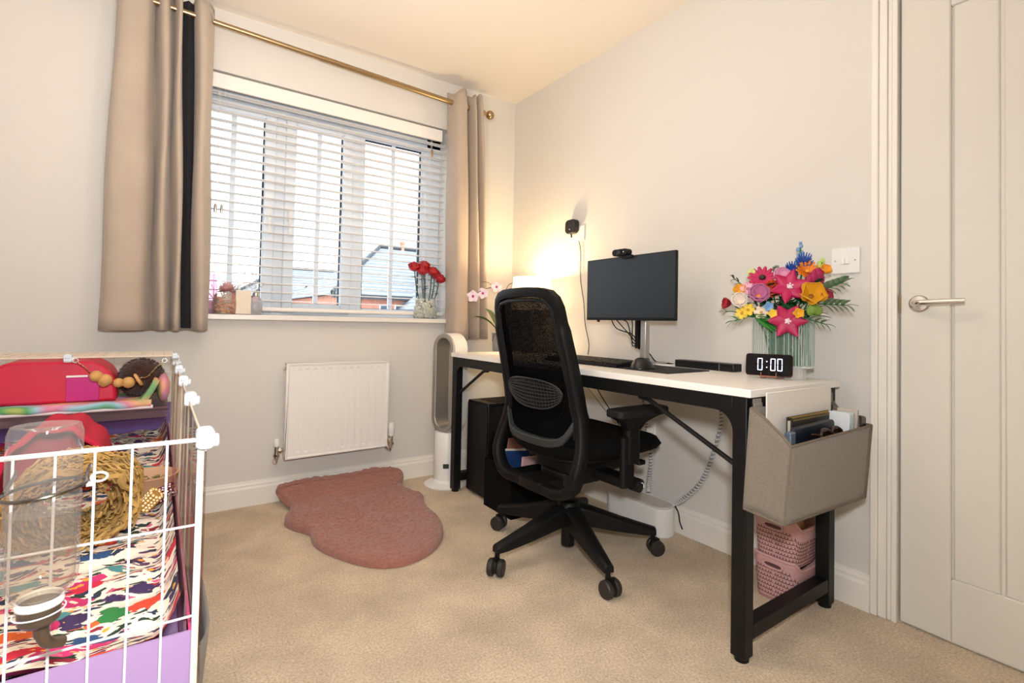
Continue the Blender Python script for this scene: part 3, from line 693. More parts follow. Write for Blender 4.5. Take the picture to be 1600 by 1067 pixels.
# keyboard
kb=thing('keyboard','black full-size keyboard at the front of the desk','keyboard',(-.36,-1.14,Z))
kx0,kx1,ky0,ky1=-.455,-.325,-1.36,-.925
def kz(x): return Z+.010+.012*(x-kx0)/(kx1-kx0)
b=MB().add([(kx0,ky0,Z),(kx1,ky0,Z),(kx1,ky1,Z),(kx0,ky1,Z),(kx0,ky0,Z+.012),(kx1,ky0,Z+.022),(kx1,ky1,Z+.022),(kx0,ky1,Z+.012)],[(0,3,2,1),(4,5,6,7),(0,1,5,4),(1,2,6,5),(2,3,7,6),(3,0,4,7)])
build(b,'case',blackpl,kb,bevel=.003)
b=MB()
for r_ in range(6):
    xk=kx0+.010+r_*.0190
    for c_ in range(22):
        yk=ky1-.010-c_*.0190-(.006 if c_>14 else 0)-(.004 if c_>17 else 0)
        if r_==0 and 4<=c_<=9:
            if c_==4: b.box((xk,yk-.110,Z+.013),(xk+.016,yk,Z+.020))
            continue
        zz=Z+.012+.010*(xk-kx0)/.13; b.box((xk,yk-.016,zz),(xk+.016,yk,zz+.007))
build(b,'keys',mat('keycap','#1c1a18',.5),kb,stuff=True,bevel=.0015,seg=1)
# mat, mouse
tag(build(MB().rbox((-.45,-1.60,Z),(-.20,-1.33,Z+.003),.01,4,2),'mouse_mat',mat('mat_black','#17171a',.8,bump=.2,bs=900),loc=(-.32,-1.46,Z)),'thin black mouse mat lying on the desk under the mouse','mouse mat')
ms=thing('computer_mouse','black wireless mouse on the mouse mat','mouse',(-.385,-1.435,Z+.003))
def mousept(u,v):
    a=2*PI*u; r_=math.sin(v*PI/2); x=.062*math.cos(a)*r_**.8; y=.042*math.sin(a)*r_**.8*(1-.1*math.cos(a))
    z=.040*(1-(r_)**2.6)*(1-.28*(x/.062))+.0
    return Vector((-.385,-1.435,Z+.003))+RZ(.25)@Vector((x,y,z))
build(MB().grid(mousept,28,14,closeu=True).prism([tuple((Vector((-.385,-1.435,0))+RZ(.25)@Vector((.062*math.cos(t),.042*math.sin(t)*(1-.1*math.cos(t)),0))).xy) for t in np.linspace(0,2*PI,28,endpoint=False)],Z+.0031,Z+.008),'shell',mat('mouse_black','#191816',.35),ms,smooth=60)
build(MB().cyl((-.352,-1.433,Z+.033),(-.352,-1.423,Z+.033),.008,10),'scroll_wheel',greypl,ms)
# monitor
mx_=-.235; mo=thing('monitor','slim black computer monitor facing the chair on a silver pole stand','monitor',(-.12,-1.2,Z))
my0,my1,mz0,mz1=-1.468,-.963,.922,1.203
build(MB().rbox((mx_,my0,mz0),(mx_+.012,my1,mz1),.004,3,0).rbox((mx_+.012,my0+.06,mz0+.03),(mx_+.045,my1-.06,mz1-.07),.02,4,0),'housing',blackpl,mo,bevel=.002)
build(MB().box((mx_-.0012,my0+.004,mz0+.012),(mx_,my1-.004,mz1-.004)),'screen',screen,mo)
build(MB().box((mx_-.002,-1.045,mz0-.008),(mx_+.006,-1.035,mz0+.001)),'power_button',blackpl,mo)
build(MB().box((-.16,-1.255,Z),(-.13,-1.222,1.12)),'stand_pole',silver,mo,bevel=.006)
build(MB().box((-.19,-1.26,1.02),(-.128,-1.217,1.09)).box((-.2,-1.28,.98),(-.19,-1.2,1.12)),'mount',silver,mo,bevel=.003)
build(MB().box((-.20,-1.32,Z),(-.07,-1.16,Z+.008)),'stand_base',silver,mo,bevel=.003)
build(MB().box((-.165,-1.218,.80),(-.145,-1.20,.93)),'cable_clip',blackpl,mo)
b=MB()
for i,(ya,zz) in enumerate(((-1.09,.925),(-1.12,.925),(-1.155,.925),(-1.18,.925))):
    b.tube(spline([(-.20,ya,zz),(-.185,ya-.02,.885+.012*i),(-.17,-1.19,.86-.015*i),(-.158,-1.205,.82)],6),.0026,6)
b.tube(spline([(-.155,-1.21,.80),(-.12,-1.24,.78),(-.10,-1.262,.745),(-.09,-1.30,Z+.006),(-.10,-1.38,Z+.004)],6),.0028,6)
build(b,'cable',blackpl,mo)
# webcam
wc=thing('webcam','small black webcam clipped on top of the monitor','webcam',(-.235,-1.2,mz1))
b=MB(); b.tube([(-.235,-1.262,mz1+.008),(-.235,-1.262,mz1+.026)],.001,4)
b=MB().rbox((-.262,-1.232,mz1+.001),(-.225,-1.145,mz1+.030),.0135,6,0); build(b,'body',blackpl,wc,bevel=.004)
build(MB().cyl((-.262,-1.189,mz1+.0155),(-.266,-1.189,mz1+.0155),.009,16),'lens',mat('lens','#20252c',.1),wc)
build(MB().cyl((-.262,-1.214,mz1+.0155),(-.2635,-1.214,mz1+.0155),.0025,8),'indicator_light',white,wc)
build(MB().box((-.25,-1.25,mz1-.012),(-.2365,-1.19,mz1+.002)).box((-.225,-1.23,mz1-.03),(-.215,-1.19,mz1+.002)),'clip',blackpl,wc,bevel=.002)
# power bar / hub
tag(build(MB().box((-.155,-1.665,Z),(-.10,-1.405,Z+.030)),'black_hub_bar',mat('bar_black','#121213',.35),loc=(-.13,-1.53,Z),bevel=.003),'long low black dock bar on the desk near the wall','dock')
hb=bpy.data.objects['black_hub_bar']; hb.name='dock_bar'; ROOT['dock_bar']=ROOT['black_hub_bar']
build(MB().box((-.156,-1.607,Z+.002),(-.1545,-1.605,Z+.028)),'seam',silver,hb)
tag(build(MB().tube(spline([(-.13,-1.402,Z+.01),(-.14,-1.37,Z+.004),(-.17,-1.33,Z+.004),(-.13,-1.27,Z+.004)],6),.002,6),'cable',white,loc=(-.13,-1.4,Z)),'short white cable end beside the dock bar','cable')
# phone / clock
phc=Vector((-.262,-1.853,Z)); pt=thing('digital_clock','black phone-shaped digital clock showing 0:00 on a rose gold stand','clock',tuple(phc))
Rp=RZ(math.radians(0))@RY(math.radians(-14))
def pw(x,y,z): q=RZ(math.radians(24))@(RY(math.radians(12))@Vector((x,y,z))); return tuple(phc+q+Vector((0,0,.010)))
def rplate(hw2,z0_,z1_,x0_,x1_,r_,seg=5):
    b=MB().rbox((x0_,-hw2,z0_),(x1_,hw2,z1_),r_,seg,0); b.v=[pw(*p) for p in b.v]; return b
build(rplate(.069,.0,.072,-.004,.004,.009),'body',mat('phone_edge','#5a1f1c',.3,.4),pt,bevel=.0015)
build(rplate(.0675,.0015,.0705,-.0048,-.0040,.008),'screen',mat('phone_glass','#04050a',.08),pt)
dg=mat('digits','#dfe3ff',.5,em='#d8deff',es=2.2)
b=MB()
def seg7(b,yc,w_,h_,zc,segs):
    t=.0022; q=.0012
    S7={'a':((yc-w_/2+q,zc+h_/2-t),(yc+w_/2-q,zc+h_/2)),'d':((yc-w_/2+q,zc-h_/2),(yc+w_/2-q,zc-h_/2+t)),'f':((yc+w_/2-t,zc+q),(yc+w_/2,zc+h_/2-q)),'b':((yc-w_/2,zc+q),(yc-w_/2+t,zc+h_/2-q)),
        'e':((yc+w_/2-t,zc-h_/2+q),(yc+w_/2,zc-q)),'c':((yc-w_/2,zc-h_/2+q),(yc-w_/2+t,zc-q)),'g':((yc-w_/2+q,zc-t/2),(yc+w_/2-q,zc+t/2))}
    for s_ in segs:
        (ya,za),(yb,zb)=S7[s_]; b.box((-.0054,ya,za),(-.0049,yb,zb))
for yc in (.026,-.012,-.032): seg7(b,yc,.0145,.040,.037,'abcdef')
b.box((-.0054,.0045,.026),(-.0049,.0075,.029)); b.box((-.0054,.0045,.045),(-.0049,.0075,.048))
b.v=[pw(*p) for p in b.v]; build(b,'digits',dg,pt)
rg=mat('rose_gold','#b87a63',.3,.8)
b=MB()
for yy in (-.022,.022):
    b.tube(spline([pw(-.012,yy,.010),pw(-.012,yy,-.001),pw(0,yy,-.006),tuple(phc+Vector((.03,yy,.003))),tuple(phc+Vector((.055,yy,.003)))],5),.0016,6)
    b.tube([tuple(phc+Vector((.05,yy,.003))),pw(.008,yy,.055)],.0016,6)
b.tube([pw(-.010,-.022,-.003),pw(-.010,.022,-.003)],.0016,6); build(b,'stand',rg,pt)
# ribbed glass vase
vx,vy=-.168,-1.850
vg=glass('ribbed_glass','#f1f6f3',.04,1.5,mixt=.10)
va=thing('ribbed_vase','wide ribbed clear glass vase on a narrower foot at the near desk end','vase',(vx,vy,Z))
def ribbed(ax_,ay_,z0_,z1_,nrib,amp,b):
    N=nrib*6
    def fn(u,v):
        a=2*PI*u; n=3.2; c_,q=math.cos(a),math.sin(a); k=1+amp*abs(math.sin(PI*u*nrib))
        return (vx+ax_*k*math.copysign(abs(c_)**(2/n),c_),vy+ay_*k*math.copysign(abs(q)**(2/n),q),z0_+(z1_-z0_)*v)
    b.grid(fn,N,2,closeu=True); return fn
b=MB(); f1=ribbed(.045,.092,Z+.042,Z+.198,44,.035,b); build(b,'vase_body',vg,va,smooth=25)
b=MB(); N=44*6; b.tube([f1(i/88,1) for i in range(88)],.0018,5,closed=True).tube([f1(i/88,0) for i in range(88)],.0022,5,closed=True)
b.prism([f1(i/60,0)[:2] for i in range(60)],Z+.038,Z+.043); build(b,'vase_rims',mat('rim_glass','#dfe6e2',.1,alpha=.55),va)
b=MB(); f2=ribbed(.036,.068,Z+.003,Z+.038,32,.04,b); b.prism([f2(i/60,0)[:2] for i in range(60)],Z,Z+.005); build(b,'vase_foot',glass('foot_glass','#efebe4',.08,1.5,mixt=.5),va,smooth=25)
# vertical cut ribs catching the light
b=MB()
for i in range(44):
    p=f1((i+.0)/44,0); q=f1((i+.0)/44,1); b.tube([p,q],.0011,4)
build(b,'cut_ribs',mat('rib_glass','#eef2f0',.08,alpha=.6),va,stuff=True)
# stems inside
stem_green=mat('stem_green','#1f6a42',.5); dgreen=mat('leaf_dark','#1c4a26',.5,var=.15); bright=mat('leaf_bright','#3f8f3a',.5); sage=mat('leaf_sage','#748b68',.6)
def arm(c,col_t,name,label,kind,size,dirv,spin=0,base=None,petals=8,w=.45,centre='#e8c23a',curl=.3,layers=1,group=None):
    """one flower: top-level thing with its own stem"""
    c=Vector(c); t=thing(name,label,'flower',tuple(c),group); R=facing(dirv,spin); pm=mat('petal_'+name,col_t,.5)
    for l in range(layers):
        k=1-.28*l
        b=MB()
        for i in range(petals):
            a=2*PI*(i+.5*l)/petals
            def fn(u,v,a=a,k=k,l=l):
                if kind=='star': wd=w*(1-v)**.8*(1.15 if v>.02 else .6)
                elif kind=='cup': wd=w*math.sin(PI*min(1,.15+.75*v))
                else: wd=w*math.sin(PI*min(.97,.1+.8*v))**.6
                s_=(2*u-1)*size*wd*k; x=v*size*k
                cz=curl*size*v*v*(1+l*1.2)+.06*size*(1-(2*u-1)**2)+l*.06*size
                if kind=='cup': cz=size*(.9*math.sin(v*PI/2)); x=size*k*(.62*math.sin(v*PI*.62))
                return c+R@Vector((math.cos(a)*x-math.sin(a)*s_,math.sin(a)*x+math.cos(a)*s_,cz))
            bb=MB().grid(fn,5,6); b.add(bb.v,bb.f)
        build(b,'petals',pm,t,smooth=80,solid=.0012)
    if kind=='star':
        bb=MB()
        for q in range(5): d_=R@Vector((math.cos(q*1.26)*.35,math.sin(q*1.26)*.35,1)).normalized(); bb.tube([c+d_*size*.05,c+d_*size*.36],.0013,5); bb.ball(c+d_*size*.38,.003,6,4)
        build(bb,'stamens',bpy.data.materials.get('stamen_pale') or mat('stamen_pale','#ecd9dd',.5),t)
    build(MB().ball(c+R@Vector((0,0,.10*size)),size*(.2 if kind not in ('daisy','star') else .24 if kind=='daisy' else .13),10,6,(1,1,.8),R),'flower_centre',mat('ctr_'+name,centre,.5),t)
    bs=Vector(base) if base else Vector((vx+random.uniform(-.03,.03),vy+random.uniform(-.05,.05),Z+.05))
    a=c-R@Vector((0,0,.004)); mid=(a+bs)/2+Vector((0,0,.01)); tp=Vector((vx+(a.x-vx)*.35,vy+(a.y-vy)*.55,Z+.20))
    build(MB().tube(spline([a,(a+tp)/2-Vector((0,0,.004)),tp,bs],5),.0026,6),'stem',stem_green,t)
    return t
fx_=-.20
def P(u,v,x=-.20):
    """desk bouquet positions given as (y,z)"""
    return (x,u,v)
cd=(-.75,-.62,.15)
arm((-.245,-1.908,1.035),'#b3124f','magenta_lily','magenta star-shaped lily highest on the desk bouquet','star',.058,(-.8,-.55,.1),.3,petals=6,w=.46,centre='#f0dfe0',curl=.15)
arm((-.255,-1.909,.926),'#ad104a','magenta_lily','magenta star-shaped lily lowest over the vase front','star',.058,(-.85,-.45,-.1),0,petals=6,w=.46,centre='#f3e3dd',curl=.15)
arm((-.215,-1.803,1.071),'#bb2257','gerbera_daisy','pink gerbera daisy with pale eye at upper left of bouquet','daisy',.046,(-.7,-.4,.5),0,petals=14,w=.17,centre='#2a1a1c',curl=.1)
arm((-.240,-1.804,1.005),'#c77ba3','pink_peony','pale pink cup-shaped peony at left of the desk bouquet','cup',.048,(-.75,-.5,.35),0,petals=8,w=.45,centre='#f09a4a',layers=2)
arm((-.205,-1.861,1.068),'#e3a0bd','pink_ranunculus','light pink ranunculus between the gerbera and the upper lily','cup',.036,(-.7,-.5,.5),0,petals=7,w=.5,centre='#f4c0d0',layers=2)
arm((-.225,-1.963,1.000),'#d69a1c','yellow_poppy','large golden yellow poppy at right of the desk bouquet','cup',.050,(-.7,-.6,.35),.3,petals=5,w=.62,centre='#8a5b12')
arm((-.205,-1.836,1.020),'#e2542c','orange_poppy','orange-red poppy tucked behind the upper magenta lily','cup',.042,(-.7,-.3,.4),0,petals=5,w=.6,centre='#5a1a12')
arm((-.170,-1.928,1.087),'#e6862a','orange_daisy','orange daisy below the blue cornflowers','daisy',.036,(-.6,-.5,.6),0,petals=12,w=.2,centre='#f0a83a',layers=2)
arm((-.160,-1.911,1.112),'#2f56a8','blue_cornflower','blue cornflower topmost near the lavender spike','daisy',.027,(-.5,-.4,.8),0,petals=14,w=.16,centre='#274a95',curl=.6,layers=2)
arm((-.175,-1.883,1.087),'#2a4f9f','blue_cornflower','blue cornflower lower left of the orange daisy','daisy',.026,(-.7,-.3,.6),0,petals=14,w=.16,centre='#223f85',curl=.6,layers=2)
arm((-.170,-1.978,1.083),'#e79a2b','yellow_freesia','small amber blossom at the upper right of the desk bouquet','cup',.024,(-.5,-.6,.5),0,petals=5,w=.6)
arm((-.205,-1.993,1.005),'#a22a3f','crimson_blossom','small crimson blossom behind the yellow poppy','cup',.026,(-.5,-.8,.2),0,petals=5,w=.6,centre='#70182a')
arm((-.240,-1.737,.990),'#efe2d6','cream_blossom','cream white round blossom at far left of the desk bouquet','cup',.038,(-.7,-.4,.2),0,petals=8,w=.5,centre='#f1d9b4',layers=2)
arm((-.235,-1.735,1.024),'#e9a937','yellow_blossom','amber blossom above the cream blossom','cup',.028,(-.7,-.3,.5),0,petals=5,w=.6)
arm((-.240,-1.703,.985),'#9c1b2c','dark_red_blossom','dark red blossom leftmost on the desk bouquet','cup',.028,(-.7,.5,.1),0,petals=5,w=.5,centre='#6a1018')
arm((-.250,-1.773,.962),'#e9c53f','yellow_primrose','small yellow blossom under the pink peony','daisy',.022,(-.8,-.4,.1),0,petals=6,w=.4,centre='#c98f22')
arm((-.255,-1.754,.950),'#ecc84a','yellow_primrose','small yellow blossom at the lower left of the bouquet','daisy',.021,(-.8,-.4,.1),.4,petals=6,w=.4,centre='#c98f22')
arm((-.262,-1.866,.947),'#efd25a','yellow_bud','pale yellow bud left of the lower magenta lily','cup',.020,(-.8,-.4,.1),0,petals=5,w=.6)
arm((-.262,-1.945,.948),'#e8b034','yellow_bud','round golden bud right of the lower magenta lily','cup',.021,(-.8,-.5,.1),0,petals=5,w=.6)
arm((-.258,-1.824,.953),'#edd3b8','peach_cluster','peach coloured little blossom left of centre at the vase rim','daisy',.022,(-.8,-.4,.1),0,petals=6,w=.42,centre='#d9a46a')
arm((-.232,-1.762,1.035),'#eab3c4','pale_pink_blossom','pale pink small blossom under the gerbera','daisy',.024,(-.8,-.4,.2),0,petals=6,w=.42,centre='#b9798a')
arm((-.252,-1.845,.972),'#8fb3da','pale_blue_bell','pale blue small bell blossom under the pink peony','cup',.020,(-.8,-.5,0),0,petals=5,w=.6,centre='#6f97c4')
# spikes
def spike(c0,c1,mt,n,size,name,label,r2=.004):
    c0=Vector(c0);c1=Vector(c1); t=thing(name,label,'flower',tuple(c0))
    build(MB().tube(spline([Vector((vx,vy,Z+.06)),Vector((vx,vy,Z+.19))*.6+c0*.4,c0,c1],5),.0026,6),'stem',stem_green,t)
    b=MB()
    for i in range(n):
        k=i/(n-1); p=c0.lerp(c1,k); a=i*2.4; q=p+Vector((math.cos(a),math.sin(a),.3))*size*.9*(1-.5*k); b.ball(q,size*(1-.45*k),7,5,(1,1,1.2))
    build(b,'florets',mt,t); return t
spike((-.155,-1.895,1.10),(-.155,-1.899,1.185),mat('lav_blue','#7f9fc4',.6),9,.010,'lavender_spike','pale blue flower spike standing highest above the desk bouquet')
spike((-.155,-1.955,1.08),(-.15,-1.966,1.125),mat('lime_bud','#b9d06a',.6),9,.010,'lime_spike','lime green bud spike at the right of the blue cornflowers')
spike((-.195,-1.962,1.050),(-.19,-1.971,1.085),mat('violet_bud','#9c1a4c',.6),14,.016,'snapdragon','deep magenta snapdragon spike above the yellow poppy')
spike((-.195,-1.946,1.035),(-.19,-1.984,1.040),mat('purple_bud','#4a2a66',.6),9,.012,'purple_sprig','dark purple sprig right of the upper magenta lily')
spike((-.22,-1.768,1.085),(-.22,-1.768,1.102),mat('lime_bud2','#cfd98a',.6),6,.009,'pale_green_sprig','pale green bud sprig above the gerbera')
spike((-.245,-1.985,.952),(-.24,-1.978,.972),mat('olive_berry','#6d8a35',.6),18,.013,'green_berry_sprig','olive green berry sprig below the yellow poppy')
# foliage sprigs
def sprig(p0,p1,nl,ls,lw_,mt,label,name='foliage_sprig',droop=.0,spread=.55):
    p0=Vector(p0); p1=Vector(p1); d=(p1-p0).normalized(); L=(p1-p0).length; t=thing(name,label,'foliage',tuple(p0)); side_=d.cross(Vector((0,0,1))).normalized()
    pts=[p0+d*L*k/6+Vector((0,0,-droop*(k/6)**2)) for k in range(7)]
    build(MB().tube([Vector((vx,vy,Z+.06)),Vector((vx,vy,Z+.19))*.5+p0*.5]+pts,.0018,5),'stem',stem_green,t)
    for i in range(nl):
        k=(i+.6)/nl; p=pts[0].lerp(pts[-1],k)+Vector((0,0,-droop*k*k)); s_=1 if i%2 else -1
        dd=(d*.85+Vector((-.25,0,spread*s_))+side_*.25*s_).normalized()
        build(leafblade(p,dd,ls*(1-.25*k),lw_,.004,6,fold=.1),'leaf',mt,t,smooth=80,solid=.001)
    build(leafblade(pts[-1],d,ls*.8,lw_*.8,.003,6,fold=.1),'leaf',mt,t,smooth=80,solid=.001)
sprig((-.2,-1.985,1.022),(-.2,-2.045,1.045),8,.040,.014,sage,'sage green leaf sprig reaching right, upper one of the bouquet')
sprig((-.21,-1.985,.980),(-.2,-2.055,.975),9,.040,.013,sage,'sage green leaf sprig reaching right at the level of the yellow poppy')
sprig((-.245,-1.955,.935),(-.22,-2.005,.917),7,.036,.013,sage,'drooping sage leaf sprig over the right vase rim')
sprig((-.25,-1.785,.942),(-.25,-1.725,.925),7,.045,.008,bright,'bright green leaf sprig hanging over the left vase rim')
sprig((-.22,-1.735,1.050),(-.22,-1.700,1.078),4,.024,.005,stemm,'thin dark twig at the upper left of the bouquet')
sprig((-.245,-1.71,.958),(-.25,-1.690,.957),2,.03,.004,stemm,'short dark twig leftmost beside the dark red blossom')
sprig((-.250,-1.800,.945),(-.262,-1.850,.915),9,.045,.014,bright,'bright green leaf cluster at the vase rim left of the lower lily')
sprig((-.21,-1.865,1.0),(-.235,-1.915,.975),9,.045,.016,dgreen,'dark green leaf cluster between the two magenta lilies')
sprig((-.19,-1.838,1.085),(-.19,-1.838,1.098),3,.022,.011,sage,'small rounded grey-green leaves above the gerbera')
# filler foliage inside the heart of the bouquet and in the vase
b=MB()
for i in range(110):
    c_=Vector((vx+random.uniform(-.06,.03),vy+random.uniform(-.13,.10),Z+.20+random.uniform(0,.10))); a=random.uniform(0,2*PI)
    q=leafblade(c_,(math.cos(a),math.sin(a),random.uniform(-.1,.7)),.05,.011,.004,5); b.add(q.v,q.f)
tag(build(b,'bouquet_greenery',dgreen,loc=(vx,vy,Z+.2),smooth=80,stuff=True),'dense dark green leaves at the heart of the desk bouquet','foliage')
b=MB()
for i in range(26):
    x_=vx+random.uniform(-.035,.035); y_=vy-.02+random.uniform(-.05,.06); b.tube([(x_,y_,Z+.045),(x_+random.uniform(-.01,.01),y_+random.uniform(-.015,.015),Z+.22)],.0045,5)
tag(build(b,'cut_stems',stem_green,loc=(vx,vy,Z+.05),stuff=True),'green stems packed together inside the ribbed glass vase','stems')
# ---------------------------------------------------------------- wall fittings
sw=thing('light_switch','white double light switch plate on the wall left of the door','light switch',(0,-1.975,1.135))
build(MB().rbox((-.009,-2.018,1.090),(0,-1.932,1.178),.004,3,0),'plate',white,sw,bevel=.003)
for y in (-1.982,-1.968): build(MB().box((-.0125,y-.006,1.122),(-.009,y+.006,1.146),RY(.12)),'rocker',white,sw,bevel=.001)
for y in (-2.005,-1.945): build(MB().cyl((-.0095,y,1.134),(-.0085,y,1.134),.003,8),'screw',silver,sw)
cw=thing('wall_gadget','small rounded black gadget plugged in high on the right wall','wall gadget',(0,-.6,1.45))
build(MB().rbox((-.038,-.650,1.405),(-.006,-.565,1.483),.024,6,0),'body',mat('gadget_black','#14100f',.3),cw,bevel=.004)
build(MB().cyl((-.0385,-.605,1.428),(-.0375,-.605,1.428),.003,8),'indicator_light',white,cw)
build(MB().box((-.006,-.69,1.36),(0,-.56,1.445)),'socket_plate',white,cw,bevel=.002)
build(MB().tube([(-.02,-.60,1.405),(-.02,-.603,1.385)],.004,6).tube(spline([(-.012,-.655,1.36),(-.010,-.668,1.30),(-.010,-.672,1.15),(-.010,-.70,1.02),(-.010,-.715,.90),(-.010,-.745,.80),(-.02,-.75,.74)],8),.0022,6),'cable',blackpl,cw)
for (y0_,z0_,lab) in ((-1.0,.40,'white double wall socket under the desk behind the chair seat'),(-1.13,.42,'white double wall socket under the desk behind the armrest')):
    so=thing('wall_socket',lab,'socket',(0,y0_,z0_)); build(MB().rbox((-.009,y0_-.06,z0_-.04),(0,y0_+.06,z0_+.04),.004,3,0),'plate',white,so,bevel=.002)
    for dy in (-.028,.028):
        pl_=build(MB().rbox((-.045,y0_+dy-.02,z0_-.03),(-.009,y0_+dy+.02,z0_+.012),.006,3,0),'plug',white,so,bevel=.003)
# cables
def cable(pts,r_,m_,label,name='cable'): tag(build(MB().tube(spline(pts,8),r_,6),name,m_,loc=pts[0]),label,'cable')
cable([(-.06,-.80,.70),(-.03,-.80,.62),(-.02,-.84,.55),(-.02,-.92,.47),(-.03,-.99,.41)],.0025,blackpl,'thin black cable running down behind the chair to a wall socket')
cable([(-.06,-.66,.70),(-.02,-.68,.62),(-.02,-.80,.53),(-.03,-.97,.41)],.002,mat('cable_beige','#9c8a78',.6),'thin beige cable running down beside the black one to a wall socket')
cable([(-.06,-.88,.68),(-.04,-.93,.625),(-.03,-1.03,.588),(-.03,-1.15,.60),(-.06,-1.25,.66)],.004,blackpl,'black cable loop sagging under the desk top')
def spiral(pts,r_,label,n=8):
    path=spline(pts,n); t=thing('cable_wrap',label,'cable wrap',pts[0]); 
    build(MB().tube(path,r_*.72,8),'cable_bundle',bpy.data.materials.get('bundle_grey') or mat('bundle_grey','#8f8f90',.6),t)
    b=MB(); P_=[]
    for i in range(len(path)-1):
        p,q=path[i],path[i+1]; tg=(q-p).normalized(); x=tg.cross(Vector((1,0,0))).normalized(); y=tg.cross(x); m_=5
        for j in range(m_):
            a=2*PI*(i*m_+j)/m_*.55; c_=p.lerp(q,j/m_); P_.append(c_+(x*math.cos(a)+y*math.sin(a))*r_)
    b.tube(P_,r_*.30,5); build(b,'wrap',mat('wrap_white','#d9d7d3',.5),t)
spiral([(-.07,-1.60,.66),(-.05,-1.55,.60),(-.04,-1.54,.50),(-.04,-1.50,.36),(-.05,-1.46,.26),(-.055,-1.38,.17),(-.06,-1.33,.135)],.009,'white spiral cable wrap curving down from the near desk end to the cable box',14)
spiral([(-.04,-1.13,.62),(-.04,-1.16,.50),(-.04,-1.17,.40),(-.04,-1.195,.30),(-.04,-1.185,.20),(-.06,-1.20,.15)],.009,'white cable wrap hanging upright behind the chair armrest',14)
cable([(-.055,-1.33,.14),(-.04,-1.345,.10),(-.035,-1.35,.06),(-.03,-1.36,.03)],.003,blackpl,'short black cable beside the right end of the cable box')
# cable box
b=MB().rbox((-.145,-1.345,0),(-.030,-1.0,.122),.052,8,2)
cb=thing('cable_box','long white rounded cable tidy box on the carpet by the skirting','cable box',(-.09,-1.17,0)); build(b,'box_body',white,cb,bevel=.006,seg=3)
build(MB().rbox((-.138,-1.338,.122),(-.037,-1.007,.128),.047,8,2),'lid',mat('box_lid','#d8cfc6',.5),cb,bevel=.002)
# ---------------------------------------------------------------- hanging caddy at the desk end
felt=mat('grey_felt','#7b7063',.95,bump=.5,bs=420,var=.16,vs=300,sheen=.2)
cad=thing('hanging_caddy','grey-brown felt caddy hanging from the near end of the desk','organiser',(-.4,-2.05,.43))
yb_,yf_=-1.992,-2.105
TL=(-.612,yb_,.690);TR=(-.135,yb_,.672);FL=(-.628,yf_,.612);FR=(-.152,yf_,.618)
bBL=(-.640,yb_,.432);bBR=(-.175,yb_,.42);bFL=(-.662,yf_+.0,.430);bFR=(-.195,yf_,.415)
def quad(b,p,q,r_,s_,n=14,m_=12,bul=0,axis=1,sg=1):
    def fn(u,v):
        a=Vector(p).lerp(Vector(q),u); c_=Vector(s_).lerp(Vector(r_),u); w_=a.lerp(c_,v); k=bul*math.sin(PI*u)*math.sin(PI*min(1,v*1.0)); w_[axis]+=sg*k
        return w_
    b.grid(fn,n,m_)
def wall_(name,p,q,r_,s_,bul,axis,sg,th=.005):
    b=MB(); quad(b,p,q,r_,s_,14,12,bul,axis,sg); return build(b,name,felt,cad,smooth=80,solid=th)
wall_('front_panel',FL,FR,bFR,bFL,.010,1,-1); wall_('back_panel',TL,TR,bBR,bBL,0,1,1)
def sidefn(u,v):
    a=Vector(TL).lerp(Vector(FL),u); c_=Vector(bBL).lerp(Vector(bFL),u); w_=a.lerp(c_,v); w_.x+= .016*math.sin(PI*u)*(1-.5*v)+.004*math.sin(u*9+v*5)*math.sin(PI*u); return w_
build(MB().grid(sidefn,14,12),'side_panel',felt,cad,smooth=80,solid=.005)
def sidefn2(u,v):
    a=Vector(TR).lerp(Vector(FR),u); c_=Vector(bBR).lerp(Vector(bFR),u); w_=a.lerp(c_,v); w_.x-= .012*math.sin(PI*u)*(1-v)+.006*math.sin(PI*u); w_.z-=.012*math.sin(PI*u)*(1-v); return w_
build(MB().grid(sidefn2,14,12),'side_panel',felt,cad,smooth=80,solid=.005)
b=MB(); quad(b,bBL,bBR,bFR,bFL,8,4,.004,2,-1); build(b,'bottom_panel',felt,cad,solid=.005)
hem=mat('felt_hem','#716556',.9,bump=.4,bs=500)
b=MB(); b.tube([FL]+[tuple(Vector(FL).lerp(Vector(FR),k/10)+Vector((0,-.010*math.sin(PI*k/10)*0,0))) for k in range(11)]+[FR],.0038,6); b.tube([sidefn(k/8,0) for k in range(9)],.0038,6); b.tube([sidefn2(k/8,0) for k in range(9)],.0038,6)
b.tube([FL,bFL],.0034,6); b.tube([bFL,bFR],.0036,6); b.tube([FR,bFR],.0034,6); b.tube([bBL,bFL],.0034,6); build(b,'piping',hem,cad)
for x in (-.565,-.15): build(MB().box((x-.03,yb_+.001,.66),(x+.01,yb_+.0045,DT-.024)).box((x-.03,yb_-.002,.66),(x+.01,yb_+.0045,.70)),'strap',felt,cad,bevel=.001)
# caddy contents
def slab(name,label,cat,a,c_,R,m_,bev=.002,rad=None):
    cc=[(a[i]+c_[i])/2 for i in range(3)]; cc[2]=a[2]
    b=MB().box(a,c_,R,cc) if rad is None else MB().rbox(a,c_,rad,5,1,R,cc)
    o=build(b,name,m_,loc=tuple(cc),bevel=bev); return tag(o,label,cat)
slab('white_board','plain white card sheet standing upright at the back of the hanging caddy','card',(-.560,-2.008,.44),(-.185,-2.004,.728),None,mat('card_white','#e6ddd3',.6))
nb=thing('spiral_notebook','spiral bound notebook with gold wire standing in the hanging caddy','notebook',(-.34,-2.03,.44))
build(MB().box((-.478,-2.030,.44),(-.235,-2.022,.648)),'pages',mat('nb_paper','#b9b09c',.7),nb); build(MB().box((-.480,-2.034,.44),(-.232,-2.030,.655)).box((-.480,-2.022,.44),(-.232,-2.019,.658)),'cover',mat('nb_cover','#2b2620',.6),nb,bevel=.001)
